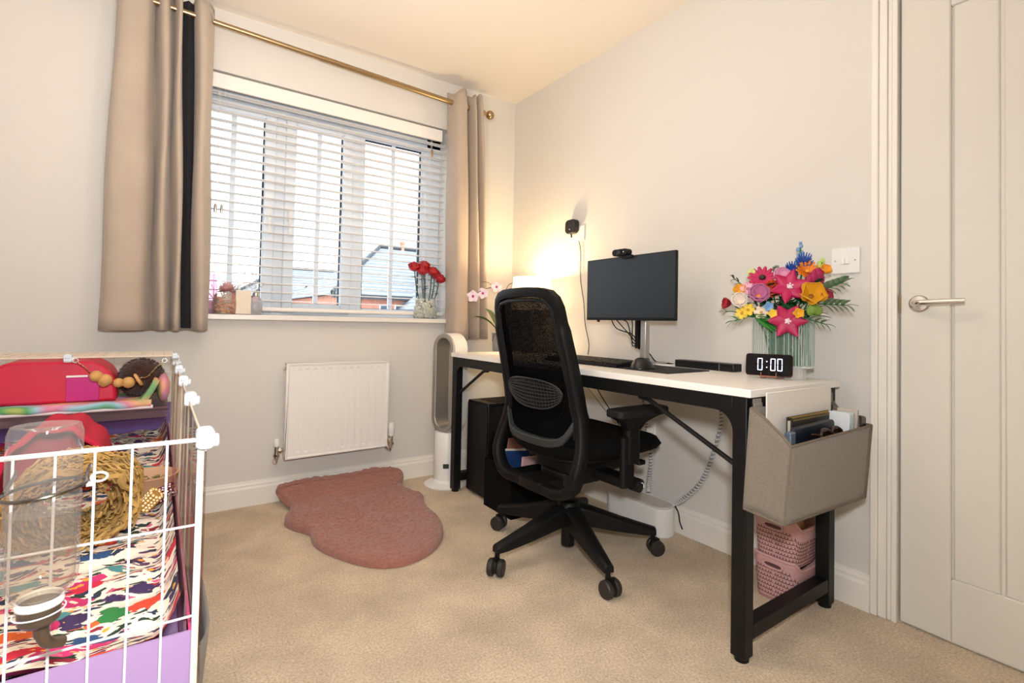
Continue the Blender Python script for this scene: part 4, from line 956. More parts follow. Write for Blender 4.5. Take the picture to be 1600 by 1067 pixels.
b=MB()
for k in range(30):
    x=-.470+k*.0080; zc=.650+.0
    b.tube([(x+.001*math.sin(a),-2.027+.0075*math.cos(a),zc+.0075*math.sin(a)) for a in np.linspace(0,2*PI,8,endpoint=False)],.0010,4,closed=True)
build(b,'wire_binding',mat('gold_wire','#b59a5a',.3,.9),nb)
slab('tablet_case','dark navy tablet case with rounded corners standing in the hanging caddy','tablet case',(-.515,-2.062,.44),(-.285,-2.046,.640),RY(-.02),mat('navy','#0f1624',.4),.003,.014)
slab('clear_case_edge','pale grey plastic sleeve at the left of the navy tablet case','sleeve',(-.545,-2.066,.44),(-.519,-2.048,.630),RY(-.02),mat('sleeve','#5a6472',.3),.003)
slab('white_envelope','pale grey-white envelope bundle at the right in the hanging caddy','envelopes',(-.278,-2.088,.44),(-.266,-2.03,.660),RY(.10),mat('envl','#c9cdd0',.7))
slab('pale_booklet','pale greenish booklet leaning beside the envelope bundle','booklet',(-.260,-2.088,.44),(-.248,-2.03,.660),RY(.12),mat('bkl','#a9b3ad',.7))
slab('taupe_booklet','taupe booklet leaning right of the pale booklet','booklet',(-.242,-2.090,.44),(-.230,-2.035,.668),RY(.14),mat('bkl2','#b1a79c',.7))
slab('dark_wallet','dark brown glossy wallet at the right end of the hanging caddy','wallet',(-.222,-2.096,.44),(-.180,-2.03,.648),RY(.10),mat('wallet','#2a2119',.3,var=.3,vs=60),.006)
gsn=thing('sunglasses','dark tortoiseshell sunglasses lying on top in the hanging caddy','sunglasses',(-.37,-2.082,.61))
b=MB()
for x in (-.41,-.345): b.tube([(x+.030*math.cos(t),-2.088-.004*math.cos(t*2),.612+.018*math.sin(t)) for t in np.linspace(0,2*PI,16,endpoint=False)],.0035,6,closed=True)
b.tube([(-.383,-2.09,.617),(-.3775,-2.092,.620),(-.372,-2.09,.617)],.003,6).tube(spline([(-.315,-2.09,.617),(-.295,-2.075,.618),(-.32,-2.055,.60)],5),.003,6).tube(spline([(-.44,-2.09,.617),(-.455,-2.075,.618),(-.44,-2.055,.60)],5),.003,6)
build(b,'glasses_frame',mat('tortoise','#2c1410',.25),gsn)
for x in (-.41,-.345): build(MB().lathe([(0,0),(1,0)],(0,0,0),16,cap=False) if False else MB().prism([(x+.029*math.cos(t),.612+.017*math.sin(t)) for t in np.linspace(0,2*PI,16,endpoint=False)],-2.089,-2.0875,1),'lens',mat('tint','#1a0f10',.1) if x<-.4 else bpy.data.materials['tint'],gsn)
# ---------------------------------------------------------------- pink baskets
pinkm=mat('pink_plastic','#c79a98',.5); pinkd=mat('basket_hole_shade','#5a3c3c',.9)
def basket(z0_,label):
    x0_,x1_,y0_,y1_=-.222,-.040,-1.925,-1.775; h=.142; t=thing('plastic_basket',label,'basket',((x0_+x1_)/2,(y0_+y1_)/2,z0_),None)
    cx_,cy_=(x0_+x1_)/2,(y0_+y1_)/2; hwx,hwy=(x1_-x0_)/2,(y1_-y0_)/2; N=96
    _A=np.linspace(0,2*PI,1441); _X=hwx*np.sign(np.cos(_A))*np.abs(np.cos(_A))**(2/5.5); _Y=hwy*np.sign(np.sin(_A))*np.abs(np.sin(_A))**(2/5.5)
    _L=np.concatenate([[0],np.cumsum(np.hypot(np.diff(_X),np.diff(_Y)))]); _L/=_L[-1]
    def outline(a,s_,z):
        a=float(np.interp((a/(2*PI))%1,_L,_A)); n=5.5; c_,q=math.cos(a),math.sin(a); rx=math.copysign(abs(c_)**(2/n),c_); ry_=math.copysign(abs(q)**(2/n),q)
        return (cx_+hwx*s_*rx,cy_+hwy*s_*ry_,z)
    dipf=lambda a: -.030*max(0,1-((((a/(PI/2))%2)-1)/.42)**2) if False else 0
    def fn(u,v):
        a=2*PI*u; z=z0_+.004+h*v; 
        av=float(np.interp(u%1,_L,_A)); dip=.028*max(0,math.sin(av)**2-.55)/.45 if abs(math.sin(av))>.7 else 0
        zz=z0_+.004+(h-dip)*v
        return outline(a,.86+.12*v,zz)
    sh=build(MB().grid(fn,N,12,closeu=True),'basket_wall',pinkm,t,smooth=60,solid=.003)
    def rimp(u): 
        p=Vector(fn(u,1)); return p
    build(MB().tube([rimp(i/N) for i in range(N)],.0055,8,closed=True),'rim',pinkm,t)
    build(MB().prism([outline(2*PI*i/48,.86,0)[:2] for i in range(48)],z0_,z0_+.005),'basket_floor',pinkm,t)
    # raised Y-shaped pieces, dark colour standing in for the shade inside holes
    b=MB()
    rows=7
    for r_ in range(rows):
        for k in range(56):
            u=((k+.5*(r_%2))/56)%1; a=2*PI*u; v=.13+.10*r_
            if r_>=rows-1 and (abs(math.sin(a))>.6): continue
            p=Vector(fn(u,v)); q=Vector(fn((u+.004)%1,v)); up=(Vector(fn(u,v+.05))-p).normalized(); tg=(q-p).normalized(); nn=tg.cross(up).normalized()
            out_=Vector((p.x-cx_,p.y-cy_,0)); nn=nn if nn.dot(out_)>0 else -nn
            for ang in (90,210,330):
                d_=tg*math.cos(math.radians(ang))+up*math.sin(math.radians(ang)); e_=nn.cross(d_)
                L=.0058; w_=.0011; c0=p+nn*.0012
                vs=[c0-e_*w_,c0+e_*w_,c0+d_*L+e_*w_,c0+d_*L-e_*w_]; vs=vs+[x+nn*.0008 for x in vs]
                b.add(vs,[(3,2,1,0),(4,5,6,7),(0,1,5,4),(1,2,6,5),(2,3,7,6),(3,0,4,7)])
    build(b,'hole_shade_pieces',pinkd,t,smooth=0,stuff=True)
    # handle slot on -x side
    b=MB(); pp=[]
    for i in range(20):
        a=2*PI*i/20; yy=.032*math.copysign(abs(math.cos(a))**.6,math.cos(a)); zz=.010*math.sin(a); pp.append((cx_-hwx*.985-.0015,cy_+yy,z0_+h*.86+zz))
    build(MB().tube(pp,.004,6,closed=True),'handle',pinkm,t)
    build(MB().prism([(p[1],p[2]) for p in pp],cx_-hwx*.985-.001,cx_-hwx*.975+.001,0),'handle_slot_shade',pinkd,t)  # solid dark plate, its colour standing in for shade in the slot
    return t
basket(0,'pink plastic basket with Y-shaped holes, lower of the stacked pair')
basket(.128,'pink plastic basket with Y-shaped holes, upper of the stacked pair')
slab('cream_pouch','tan cloth pouch in the top of the upper pink basket','pouch',(-.20,-1.90,.145),(-.10,-1.80,.275),RY(-.08),mat('pouch','#b98a66',.8),.01)
# ---------------------------------------------------------------- window sill things
SZ=WZ0+.002
def roses():
    x0,y0=-.617,.0
    rv=thing('rose_vase','clear glass vase filled with white gravel on the right of the sill','vase',(x0,y0,SZ))
    gv=glass('clear_glass','#f4f7f6',.02,1.45,mixt=.04)
    build(MB().lathe([(.070,0),(.072,.004),(.070,.06),(.058,.115),(.044,.130),(.050,.142)],(x0,y0,SZ),32,cap=False,sy=.62),'vase_glass',gv,rv,solid=.002)
    gm=mat('gravel','#f0eae0',.6,bump=.6,bs=120,var=.15,vs=160)
    b=MB()
    for i in range(420):
        k=random.random(); z=.006+.105*k; R_=.064 if z<.06 else .064-.2*(z-.06); a=random.uniform(0,2*PI); q=R_*math.sqrt(random.uniform(.45,1)); b.ball((x0+q*math.cos(a),y0+q*.60*math.sin(a),SZ+z),random.uniform(.005,.008),6,4)
    build(b,'gravel',gm,rv,stuff=True)
    red=mat('rose_red','#b0141f',.4,var=.15,vs=80,coat=.2); grn=mat('rose_green','#1f3d26',.5)
    spots=[(-.075,1.215,.0,'leftmost'),(-.035,1.195,-.02,'second from the left, lower'),(-.01,1.228,.01,'tallest in the middle'),(.03,1.195,-.02,'right of the tallest'),(.062,1.178,.0,'second from the right'),(.085,1.155,-.01,'rightmost and lowest'),(.01,1.21,.03,'at the back, half hidden')]
    for dx,z,dy,lab in spots:
        c=Vector((x0+dx,y0+dy,z-.005)); t=thing('rose','small red rose in the gravel vase on the sill, '+lab,'flower',tuple(c),None)
        R=facing((dx*4,-.45,1),dx*30)
        b=MB()
        for l in range(4):
            for k in range(4+l):
                a=2*PI*k/(4+l)+l*.7
                def fn(u,v,a=a,l=l):
                    rad=(.007+.0065*l); ang=a+(2*u-1)*(.95-.08*l); r2=rad*(.25+.95*math.sin(PI*(.08+.60*v)))+.005*v**4*(1+.5*math.sin(a*7))
                    return c+R@Vector((r2*math.cos(ang),r2*math.sin(ang),-.018+.050*v*(1-.09*l)+.002*math.cos(2*u*PI)))
                q=MB().grid(fn,5,5); b.add(q.v,q.f)
        build(b,'petals',red,t,smooth=80,solid=.001)
        bs=Vector((x0+dx*.35,y0+dy*.5,SZ+.06)); mid=c.lerp(bs,.5)+Vector((dx*.1,0,0))
        build(MB().tube(spline([c-R@Vector((0,0,.016)),mid,bs],6),.003,6),'stem',grn,t)
        b=MB()
        for k in range(5):
            a=k*1.26; q=leafblade(c-R@Vector((0,0,.018)),(math.cos(a),math.sin(a),-.1),.020,.006,.001,4); b.add(q.v,q.f)
        for k,tt_ in enumerate((.25,.5)):
            p=c.lerp(bs,tt_); q=leafblade(p,(1 if k else -1,.2,.2),.026,.009,.002,5); b.add(q.v,q.f)
        build(b,'leaves',grn,t,smooth=80,solid=.0008)
roses()
tag(build(MB().lathe([(.034,0),(.037,.01),(.037,.13),(.032,.17),(.026,.185)],(-1.715,.0,SZ),28,cap=False),'pink_jar',glass('pink_tint_glass','#f8e6ef',.05,1.45,mixt=.10),loc=(-1.715,.0,SZ),solid=.002),'tall pink tinted glass vase on the sill beside the left curtain','vase')
j=thing('pink_flower_jar','round glass jar holding a fluffy pink flower ball on the left sill','jar',(-1.645,-.012,SZ))
build(MB().lathe([(.042,0),(.052,.01),(.054,.05),(.048,.085),(.040,.095)],(-1.645,-.012,SZ),28,cap=False),'jar_glass',glass('jar_tint','#f8eee6',.03,1.45,mixt=.08),j,solid=.002)
b=MB()
for i in range(40):
    a=random.uniform(0,2*PI); r_=.042*math.sqrt(random.random()); z=random.uniform(.006,.075); b.ball((-1.645+r_*math.cos(a),-.012+r_*math.sin(a),SZ+z),random.uniform(.007,.012),7,5,(1,1,.6))
build(b,'petal_filling',mat('potpourri','#e8c3a0',.7,var=.3,vs=60),j,stuff=True)
b=MB()
for i in range(150):
    th=math.acos(random.uniform(-.2,1)); a=random.uniform(0,2*PI); d_=Vector((math.sin(th)*math.cos(a),math.sin(th)*math.sin(a),math.cos(th))); q=leafblade(Vector((-1.640,-.012,SZ+.105))+d_*.012,d_,.034,.007,.001,4); b.add(q.v,q.f)
build(b,'flower_ball',mat('fluffy_pink','#edc0bb',.8),j,smooth=80,stuff=True)
tag(build(MB().rbox((-1.618,-.025,SZ),(-1.598,.02,SZ+.10),.005,3,2),'pink_candle_box',mat('rosebox','#c98587',.5),loc=(-1.61,0,SZ)),'dusty pink narrow box between the flower jar and the gift bag','box')
gb=thing('gift_bag','small cream gift bag with twisted handles on the left sill','bag',(-1.572,-.02,SZ))
build(MB().box((-1.606,-.045,SZ),(-1.540,.005,SZ+.112)),'bag_body',mat('bag_cream','#e9dcc8',.7),gb,bevel=.003)
b=MB()
for yy in (-.044,.004): b.tube(spline([(-1.588,yy,SZ+.11),(-1.588,yy,SZ+.135),(-1.573,yy,SZ+.147),(-1.558,yy,SZ+.135),(-1.558,yy,SZ+.11)],5),.0022,6)
build(b,'handles',cordm,gb)
bt=thing('ribbed_bottle','small ribbed clear glass bottle with a silver neck right of the gift bag','bottle',(-1.517,-.02,SZ))
def bott(u,v):
    prof=[(.024,0),(.027,.012),(.027,.055),(.022,.075),(.012,.085),(.012,.10)]; k=v*(len(prof)-1); i=min(int(k),len(prof)-2); f=k-i; r_=prof[i][0]*(1-f)+prof[i+1][0]*f; z=prof[i][1]*(1-f)+prof[i+1][1]*f
    r_*=1+.06*abs(math.sin(u*PI*14)); a=2*PI*u; return (-1.517+r_*math.cos(a),-.02+r_*math.sin(a),SZ+z)
build(MB().grid(bott,84,18,closeu=True),'bottle_glass',glass('bottle_glass','#efeef0',.03,1.45,mixt=.2),bt,smooth=40,solid=.0015)
build(MB().lathe([(.014,.088),(.016,.090),(.016,.104),(.010,.108)],(-1.517,-.02,SZ),18),'bottle_collar',silver,bt)
b=MB()
for i in range(18):
    a=random.uniform(0,2*PI); q=random.uniform(.01,.06); top=(-1.517+q*math.cos(a)-.01,-.02+q*.4*math.sin(a),SZ+random.uniform(.13,.20)); b.tube([(-1.517,-.02,SZ+.09),((-1.517+top[0])/2,-.02,SZ+.13),top],.0006,4); b.ball(top,.0035,6,4)
tag(build(b,'dried_sprigs',mat('gyps','#d5d3cf',.8),loc=(-1.517,-.02,SZ+.1),stuff=True),'wispy white dried flower sprigs standing in the ribbed bottle','dried flowers')
# ---------------------------------------------------------------- grey bin behind the cage
bn=thing('fabric_bin','grey-brown felt storage bin standing beside the cage','storage bin',(-1.925,-1.38,0))
b=MB(); X0,X1,Y0,Y1,HB=-1.81,-1.735,-1.50,-1.13,.262
tp=[(X0-.0,Y0),(X1,Y0),(X1,Y1),(X0,Y1)]
def binpt(u,v):
    a=2*PI*u; n=4; c_,q=math.cos(a),math.sin(a); rx=math.copysign(abs(c_)**(2/n),c_); ry_=math.copysign(abs(q)**(2/n),q); k=.84+.16*v
    return (-1.925+.130*rx*k,-1.38+.22*ry_*k,HB*v)
build(MB().grid(binpt,64,8,closeu=True).prism([binpt(i/64,0)[:2] for i in range(64)],0,.004),'bin_shell',felt,bn,smooth=60,solid=.006)
# ---------------------------------------------------------------- pet cage
coro=mat('coroplast_lilac','#a385ae',.45); corov=mat('coroplast_purple','#6d4f92',.5); wire=mat('wire_white','#dcdbe0',.4); clip=mat('connector_white','#d5dde4',.35); wireb=mat('wire_beige','#d8c9b6',.5)
acry=glass('acrylic','#f6f1ee',.03,1.4)
CX0,CX1,CY0,CY1=-2.56,-1.842,-1.86,-.10; CZ=.400; CT=.735
cg=thing('pet_cage','large white wire pet cage with lilac base at the left of the room','cage',(-2.2,-1.0,0))
# support table under it (two shelf boards and legs)
build(MB().box((CX0,CY0,.34),(CX1,CY1,.36)),'base_board',coro,cg)
for x in (CX0+.02,CX1-.06):
    for y in (CY0+.02,CY1-.06): build(MB().box((x,y,0),(x+.035,y+.035,.34)),'support_leg',coro,cg)
build(MB().box((CX0,CY0+.010,.36),(CX1-.004,CY0+.014,.443)),'front_wall',coro,cg)
build(MB().box((CX0,CY1-.014,.36),(CX1-.004,CY1-.010,.535)),'back_wall',corov,cg)
build(MB().box((CX1-.010,CY0+.012,.36),(CX1-.006,CY1-.012,.445)),'side_wall',mat('coro_pink','#d2447c',.4),cg)
build(MB().box((CX1-.016,CY0+.016,.37),(CX1-.0125,CY1-.30,.50)),'acrylic_sheet',glass('acrylic_pink','#f2c6cf',.05,1.4,mixt=.12),cg)
build(MB().box((CX1+.004,CY0+.02,.36),(CX1+.0065,CY1-.4,.70)),'acrylic_sheet',acry,cg)
def panel(name,fn_v,fn_h,edge,r_=.0018,re=.0032,m_=wire):
    b=MB()
    for a,c_ in fn_v+fn_h: b.tube([a,c_],r_,6)
    for a,c_ in edge: b.tube([a,c_],re,8)
    return build(b,name,m_,cg)
def gridpanel(o,U,V,nu,nv,name='wire_panel',m_=wire,r_=.0018,re=.0032):
    o=Vector(o);U=Vector(U);V=Vector(V)
    fv=[(o+U*i/nu,o+U*i/nu+V) for i in range(1,nu)]; fh=[(o+V*j/nv,o+U+V*j/nv) for j in range(1,nv)]
    e=[(o,o+U),(o+V,o+U+V),(o,o+V),(o+U,o+U+V)]
    return panel(name,fv,fh,e,r_,re,m_)
# near front panels
WPX=.360
b=MB()
zt=.722
for i,(xa,xb) in enumerate(((CX1-WPX,CX1-.004),(CX0,CX1-WPX-.002))):
    nv_=9 if i==0 else 9
    fv=[((xa+(xb-xa)*k/nv_,CY0,.345),(xa+(xb-xa)*k/nv_,CY0,zt+.002*(nv_-k)/nv_)) for k in range(1,nv_)]
    fh=[((xa,CY0-.002,z),(xb,CY0-.002,z)) for z in (.600,.470)]
    panel('front_wire_panel',fv,fh,[((xa,CY0,zt),(xb,CY0,zt)),((xa,CY0,.345),(xb,CY0,.345)),((xa,CY0,.345),(xa,CY0,zt)),((xb,CY0,.345),(xb,CY0,zt))],.0017,.0033)
# side panels: only far ones keep wires (near ones clear)
ys=[CY0,-1.45,-1.09,-.74,-.40,CY1]
for k in range(2,5): gridpanel((CX1,ys[k],.36),(0,ys[k+1]-ys[k],0),(0,0,zt-.36),3,1,'side_wire_panel',wireb,.0014,.0022)
for k in range(0,2): gridpanel((CX1,ys[k],.36),(0,ys[k+1]-ys[k],0),(0,0,zt-.36),1,1,'side_wire_panel',wireb,.0012,.0018)
# back panel and roof over the far end
gridpanel((CX0,CY1,.36),(CX1-CX0,0,0),(0,0,CT+.01-.36),18,9,'back_wire_panel',wireb,.0012,.0022)
gridpanel((CX0,-.52,CT+.022),(CX1-CX0,0,0),(0,CY1+.52,-.008),20,9,'roof_wire_panel',wireb,.0013,.0024)
def connector(p,s_=1):
    x,y,z=p; b=MB()
    b.rbox((x-.012*s_,y-.013*s_,z-.014*s_),(x+.012*s_,y+.013*s_,z+.016*s_),.008*s_,4,1)
    b.cyl((x-.012*s_,y,z-.004),(x+.018*s_,y,z-.004),.010*s_,12); b.box((x-.008*s_,y-.017*s_,z-.010*s_),(x+.006*s_,y+.015*s_,z-.005*s_)).box((x-.008*s_,y-.017*s_,z+.002*s_),(x+.006*s_,y+.015*s_,z+.006*s_))
    build(b,'panel_connector',clip,cg,bevel=.002)
connector((CX1+.002,CY0-.002,zt+.002),.98)
for y in ys[1:]: connector((CX1+.002,y,zt+.004),.95)
connector((CX1-.005,-.52,CT+.022),.7); connector((-2.14,-.525,CT+.020),.9)
# loft shelf
LZ=.575; LY0,LY1=-.55,CY1-.02
build(MB().box((CX0,LY0,LZ-.008),(CX1-.02,LY1,LZ)),'loft_shelf',mat('shelf_dark','#5c4258',.4),cg)
build(MB().box((CX0,LY0-.004,LZ-.030),(CX1-.02,LY0,LZ+.006)),'loft_lip',glass('lip_acrylic','#f4dfe2',.04,1.4,mixt=.06),cg)
# fleece pattern materials
def floral():
    m=mat('floral_fleece','#e9dccb',.95,bump=.3,bs=300); n=m.node_tree; bs=n.nodes['Principled BSDF']; t=n.nodes.new('ShaderNodeTexCoord')
    wn=n.nodes.new('ShaderNodeTexNoise'); wn.inputs['Scale'].default_value=9; wn.inputs['Detail'].default_value=3
    link(n,t.outputs['Object'],wn.inputs[0])
    mp=n.nodes.new('ShaderNodeVectorMath'); mp.operation='MULTIPLY_ADD'; mp.inputs[1].default_value=(.10,.10,.10)
    link(n,wn.outputs['Color'],mp.inputs[0]); link(n,t.outputs['Object'],mp.inputs[2])
    def vor(scale,thr0,thr1,cols,prev,rot=0,sx=1):
        mm=n.nodes.new('ShaderNodeMapping'); mm.inputs['Rotation'].default_value=(0,0,rot); mm.inputs['Scale'].default_value=(1,sx,1); link(n,mp.outputs[0],mm.inputs[0])
        v=n.nodes.new('ShaderNodeTexVoronoi'); v.inputs['Scale'].default_value=scale; link(n,mm.outputs[0],v.inputs[0])
        hn=n.nodes.new('ShaderNodeTexNoise'); hn.inputs['Scale'].default_value=scale*2.3; hn.inputs['Detail'].default_value=2; link(n,mm.outputs[0],hn.inputs[0])
        dd=n.nodes.new('ShaderNodeMath'); dd.operation='MULTIPLY_ADD'; dd.inputs[1].default_value=.75; link(n,hn.outputs[0],dd.inputs[0]); link(n,v.outputs['Distance'],dd.inputs[2])
        mk=n.nodes.new('ShaderNodeMapRange'); mk.inputs[1].default_value=thr0; mk.inputs[2].default_value=thr1; mk.inputs[3].default_value=1; mk.inputs[4].default_value=0; link(n,dd.outputs[0],mk.inputs[0])
        sc=n.nodes.new('ShaderNodeSeparateColor'); link(n,v.outputs['Color'],sc.inputs[0])
        r_=n.nodes.new('ShaderNodeValToRGB'); r_.color_ramp.interpolation='CONSTANT'; e=r_.color_ramp.elements
        while len(e)<len(cols): e.new(.5)
        for i,c_ in enumerate(cols): e[i].position=i/len(cols); e[i].color=lin(c_)
        link(n,sc.outputs[0],r_.inputs[0])
        x=n.nodes.new('ShaderNodeMix'); x.data_type='RGBA'; link(n,mk.outputs[0],x.inputs[0]); link(n,prev,x.inputs[6]); link(n,r_.outputs[0],x.inputs[7]); return x.outputs[2]
    base=n.nodes.new('ShaderNodeRGB'); base.outputs[0].default_value=lin('#ecdfce')
    c=vor(30,.80,.82,['#27324a','#223a2c','#8c2438','#5b3a5e'],base.outputs[0],.5,3)
    c=vor(14,.79,.82,['#c8283f','#2c4a74','#d8612f','#2f7a3e','#c4306a','#3d2a52','#e0452d','#4d8a8c'],c,.9,1.7)
    c=vor(44,.60,.63,['#e8d9c4','#e2a23c','#f0e2d4','#cf5c7c','#f0d9c8'],c,.2,1.3)
    link(n,c,bs.inputs['Base Color']); return m
flm=floral()
def tiedye():
    m=mat('tie_dye','#ffffff',.95,bump=.4,bs=400); n=m.node_tree; bs=n.nodes['Principled BSDF']; t=n.nodes.new('ShaderNodeTexCoord'); w_=n.nodes.new('ShaderNodeTexNoise'); w_.inputs['Scale'].default_value=5; w_.inputs['Detail'].default_value=1
    link(n,t.outputs['Object'],w_.inputs[0]); r_=n.nodes.new('ShaderNodeValToRGB'); e=r_.color_ramp.elements
    cs=['#d26a96','#dfa3bb','#e0d070','#58a060','#9cc3cf','#d98aa8','#e9b080','#7fb07a']
    while len(e)<len(cs): e.new(.5)
    for i,c_ in enumerate(cs): e[i].position=.25+.5*i/(len(cs)-1); e[i].color=lin(c_)
    link(n,w_.outputs[0],r_.inputs[0]); link(n,r_.outputs[0],bs.inputs['Base Color']); return m
tdm=tiedye()
def fleece(u,v):
    x=CX0+.012+(CX1-.020-CX0-.012)*u; y=CY0+.02+(CY1-.02-CY0-.02)*v
    e=max(0,(u-.955)/.045)**2*.055+.02*max(0,(.02-v)/.02)
    far=max(0,(v-.45)/.55)
    z=CZ+.010*noise3(x*5,y*20,0)+.010*noise3(x*12,y*24,5)+.012*far*noise3(x*9,y*16,8)+e+.02
    return (x,y,max(z,.372))
tag(build(MB().grid(fleece,90,160),'floral_fleece',flm,loc=(-2.2,-1,CZ),smooth=80),'bright floral fleece blanket lining the cage floor','blanket')
build(MB().box((CX0,CY0+.015,.36),(CX1-.017,CY1-.015,.371)),'tray',coro,cg)
# tie dye fleece on loft, curling up at right
def loftf(u,v):
    x=CX0+.02+(CX1-.035-CX0-.02)*u; y=LY0+.006+(LY1-.01-LY0)*v; k=max(0,(u-.90)/.10)
    return (x-.012*k,y,LZ+.012+.085*k**1.6*(1-.2*v)+.004*noise3(x*12,y*12,0))
tag(build(MB().grid(loftf,60,20),'tie_dye_fleece',tdm,loc=(-2.2,-.4,LZ),smooth=80,solid=.018,off=1),'pastel tie-dye fleece mat on the upper cage shelf','mat')
build(MB().tube([(CX0+.02+(CX1-.09-CX0)*k/20,LY0-.002,LZ+.020+.003*math.sin(k*1.7)) for k in range(21)],.013,8),'rolled_edge',tdm,bpy.data.objects['tie_dye_fleece'],smooth=80)
build(MB().tube([(CX0+.02+(CX1-.085-CX0)*k/20,LY0-.004,LZ+.009) for k in range(21)],.007,8),'fleece_underside',mat('fleece_white','#e6d6da',.9),bpy.data.objects['tie_dye_fleece'],smooth=80)
build(MB().ball((-1.878,-.43,LZ+.060),.052,16,10,(.42,1.6,1)),'curled_edge',tdm,bpy.data.objects['tie_dye_fleece'],smooth=80)
# red tub house on loft
redm=mat('red_tub','#c8193c',.45); redf=mat('red_fleece','#c21f3d',.9,bump=.3,bs=200)
tb=thing('red_hideout','red rounded hideout with a translucent pink front on the upper cage shelf','pet house',(-2.22,-.40,LZ+.03))
def arch(x0_,x1_,z0_,z1_,r_,n=8):
    P_=[(x0_,z0_)]+[(x0_+r_*.9-r_*.9*math.cos(a)+.02*math.sin(a)*0,z1_-r_+r_*math.sin(a)) for a in np.linspace(0,PI/2,n)]+[(x1_-r_+r_*math.sin(a),z1_-r_+r_*math.cos(a)) for a in np.linspace(0,PI/2,n)]+[(x1_,z0_)]
    return P_
A1=arch(-2.34,-2.025,LZ+.030,LZ+.168,.075)
b=MB(); b.prism(A1,-.50,-.27,1); 
b.v=[(p[0]+(.018*(1-(p[2]-LZ)/.168))*(1 if p[0]>-2.2 else -1),p[1],p[2]) for p in b.v]
build(b,'tub',redm,tb,bevel=.01,seg=3)
build(MB().box((-2.145,-.506,LZ+.035),(-2.058,-.501,LZ+.122)),'pink_window',mat('pink_window','#c2307c',.25),tb,bevel=.002)
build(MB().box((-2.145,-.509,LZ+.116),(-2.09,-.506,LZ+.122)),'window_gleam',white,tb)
# lower red dome
def dome(u,v):
    a=PI*u; rx=.112; h=.192; y=-.98+.24*v; e=1-.10*math.sin(PI*v)
    pl_=.005*math.sin(u*34)*math.sin(PI*u)
    return (-2.112-(rx+pl_)*math.cos(a)*1.0, y, CZ+.012+(h+pl_)*math.sin(a)**.8*1.0)
dm=thing('red_fleece_tunnel','red pleated fleece tunnel on the cage floor behind the water bottle','pet house',(-2.112,-.86,CZ+.02))
build(MB().grid(dome,60,14),'tunnel_cloth',redf,dm,smooth=80,solid=.008)
build(MB().prism([dome(i/30,0)[::2] for i in range(31)],-.76,-.745,1),'tunnel_back',redf,dm)
build(MB().tube([dome(i/30,0) for i in range(31)],.007,8),'hem',redf,dm)
# brown fluffy ball
bc=Vector((-1.945,-.40,LZ+.098)); tb2=thing('fluffy_ball','dark brown furry cushion ball on the upper cage shelf','cushion',tuple(bc-Vector((0,0,.07))))
fur=mat('brown_fur','#3f1d10',.9,var=.4,vs=50,bump=.8,bs=180,sheen=.3)
build(MB().ball(bc,.068,24,14,(1,1,.98)),'core',fur,tb2)
b=MB()
for i in range(4200):
    th=math.acos(random.uniform(-1,1)); a=random.uniform(0,2*PI); d_=Vector((math.sin(th)*math.cos(a),math.sin(th)*math.sin(a),math.cos(th))); s_=d_.cross(Vector((random.random(),random.random(),random.random()))).normalized()*.0011
    p=bc+d_*.064; q=bc+d_*.077+s_*4+Vector((0,0,-.003)); b.add([p-s_,p+s_,q],[(0,1,2)])
build(b,'fur',fur,tb2,smooth=0,stuff=True)
# bead garland
bdm=mat('beech_bead','#c9985a',.6,var=.12,vs=60); 
gr=thing('bead_garland','wooden bead chew garland hanging across the front of the upper cage shelf','garland',(-2.0,-.56,.69))
gy=-.556
pts=[(-2.118,.748),(-2.095,.728),(-2.077,.706),(-2.052,.692),(-2.027,.672),(-1.998,.670),(-1.968,.668),(-1.945,.685),(-1.925,.690),(-1.90,.722),(-1.878,.742)]
P3=[(x,gy,z) for x,z in pts]
b=MB(); sp_=spline(P3,8); L_=len(sp_)
for i in range(0,L_-1): b.tube([sp_[i]+Vector((0,.0012*math.sin(i*2.2),0)),sp_[i+1]+Vector((0,-.0012*math.sin(i*2.2),0))],.0017,5)
build(b,'chain',brass,gr)
for (x,z,r_) in ((-2.064,.697,.0185),(-2.040,.683,.020),(-2.0425,.678,.018),(-2.005,.672,.0155),(-1.9775,.672,.019)): build(MB().ball((x,gy-.003*(r_>.018),z),r_,16,10),'wooden_bead',bdm,gr)
b=MB().lathe([(0,-.004),(.022,-.004),(.024,0),(.022,.004),(0,.004)],(-1.951,gy,.680),20,RY(1.05)); build(b,'wooden_disc',bdm,gr)
for x,z in ((-2.118,.750),(-1.878,.744)): build(MB().tube([(x+.007*math.cos(t),gy,z+.007*math.sin(t)) for t in np.linspace(0,2*PI,12,endpoint=False)],.0014,5,closed=True),'clasp',silver,gr)
# woven straw tunnel
straw=mat('straw','#a98448',.8,var=.45,vs=30)
ht=thing('straw_tunnel','woven straw tunnel curling behind the water bottle in the cage','pet toy',(-2.036,-1.3,CZ+.02))
b=MB(); hcx,hcz,hr=-2.036,CZ+.100,.080
for k in range(1100):
    a=random.uniform(0,2*PI); y=random.uniform(-1.37,-1.16); r_=hr*random.choice((1,1,1,random.uniform(.55,1)))+random.uniform(-.013,.010); sp2=random.uniform(.2,.6)*random.choice((-1,1)); tl_=random.uniform(-1,1); P_=[]
    for t in range(7):
        aa=a+sp2*t/6; P_.append((hcx+1.30*r_*math.cos(aa),y+.006*t*tl_,hcz+r_*math.sin(aa)+.003*math.sin(t*2)))
    b.tube(P_,random.uniform(.0016,.0030),4)
for y in (-1.37,-1.355,-1.23):
    P_=[(hcx+1.30*(hr+.006*math.sin(t*13+y*80))*math.cos(t),y+.004*math.sin(t*9),hcz+(hr+.006*math.sin(t*11))*math.sin(t)) for t in np.linspace(0,2*PI,60,endpoint=False)]; b.tube(P_,.0055,5,closed=True)
build(b,'woven_straw',straw,ht,stuff=True)
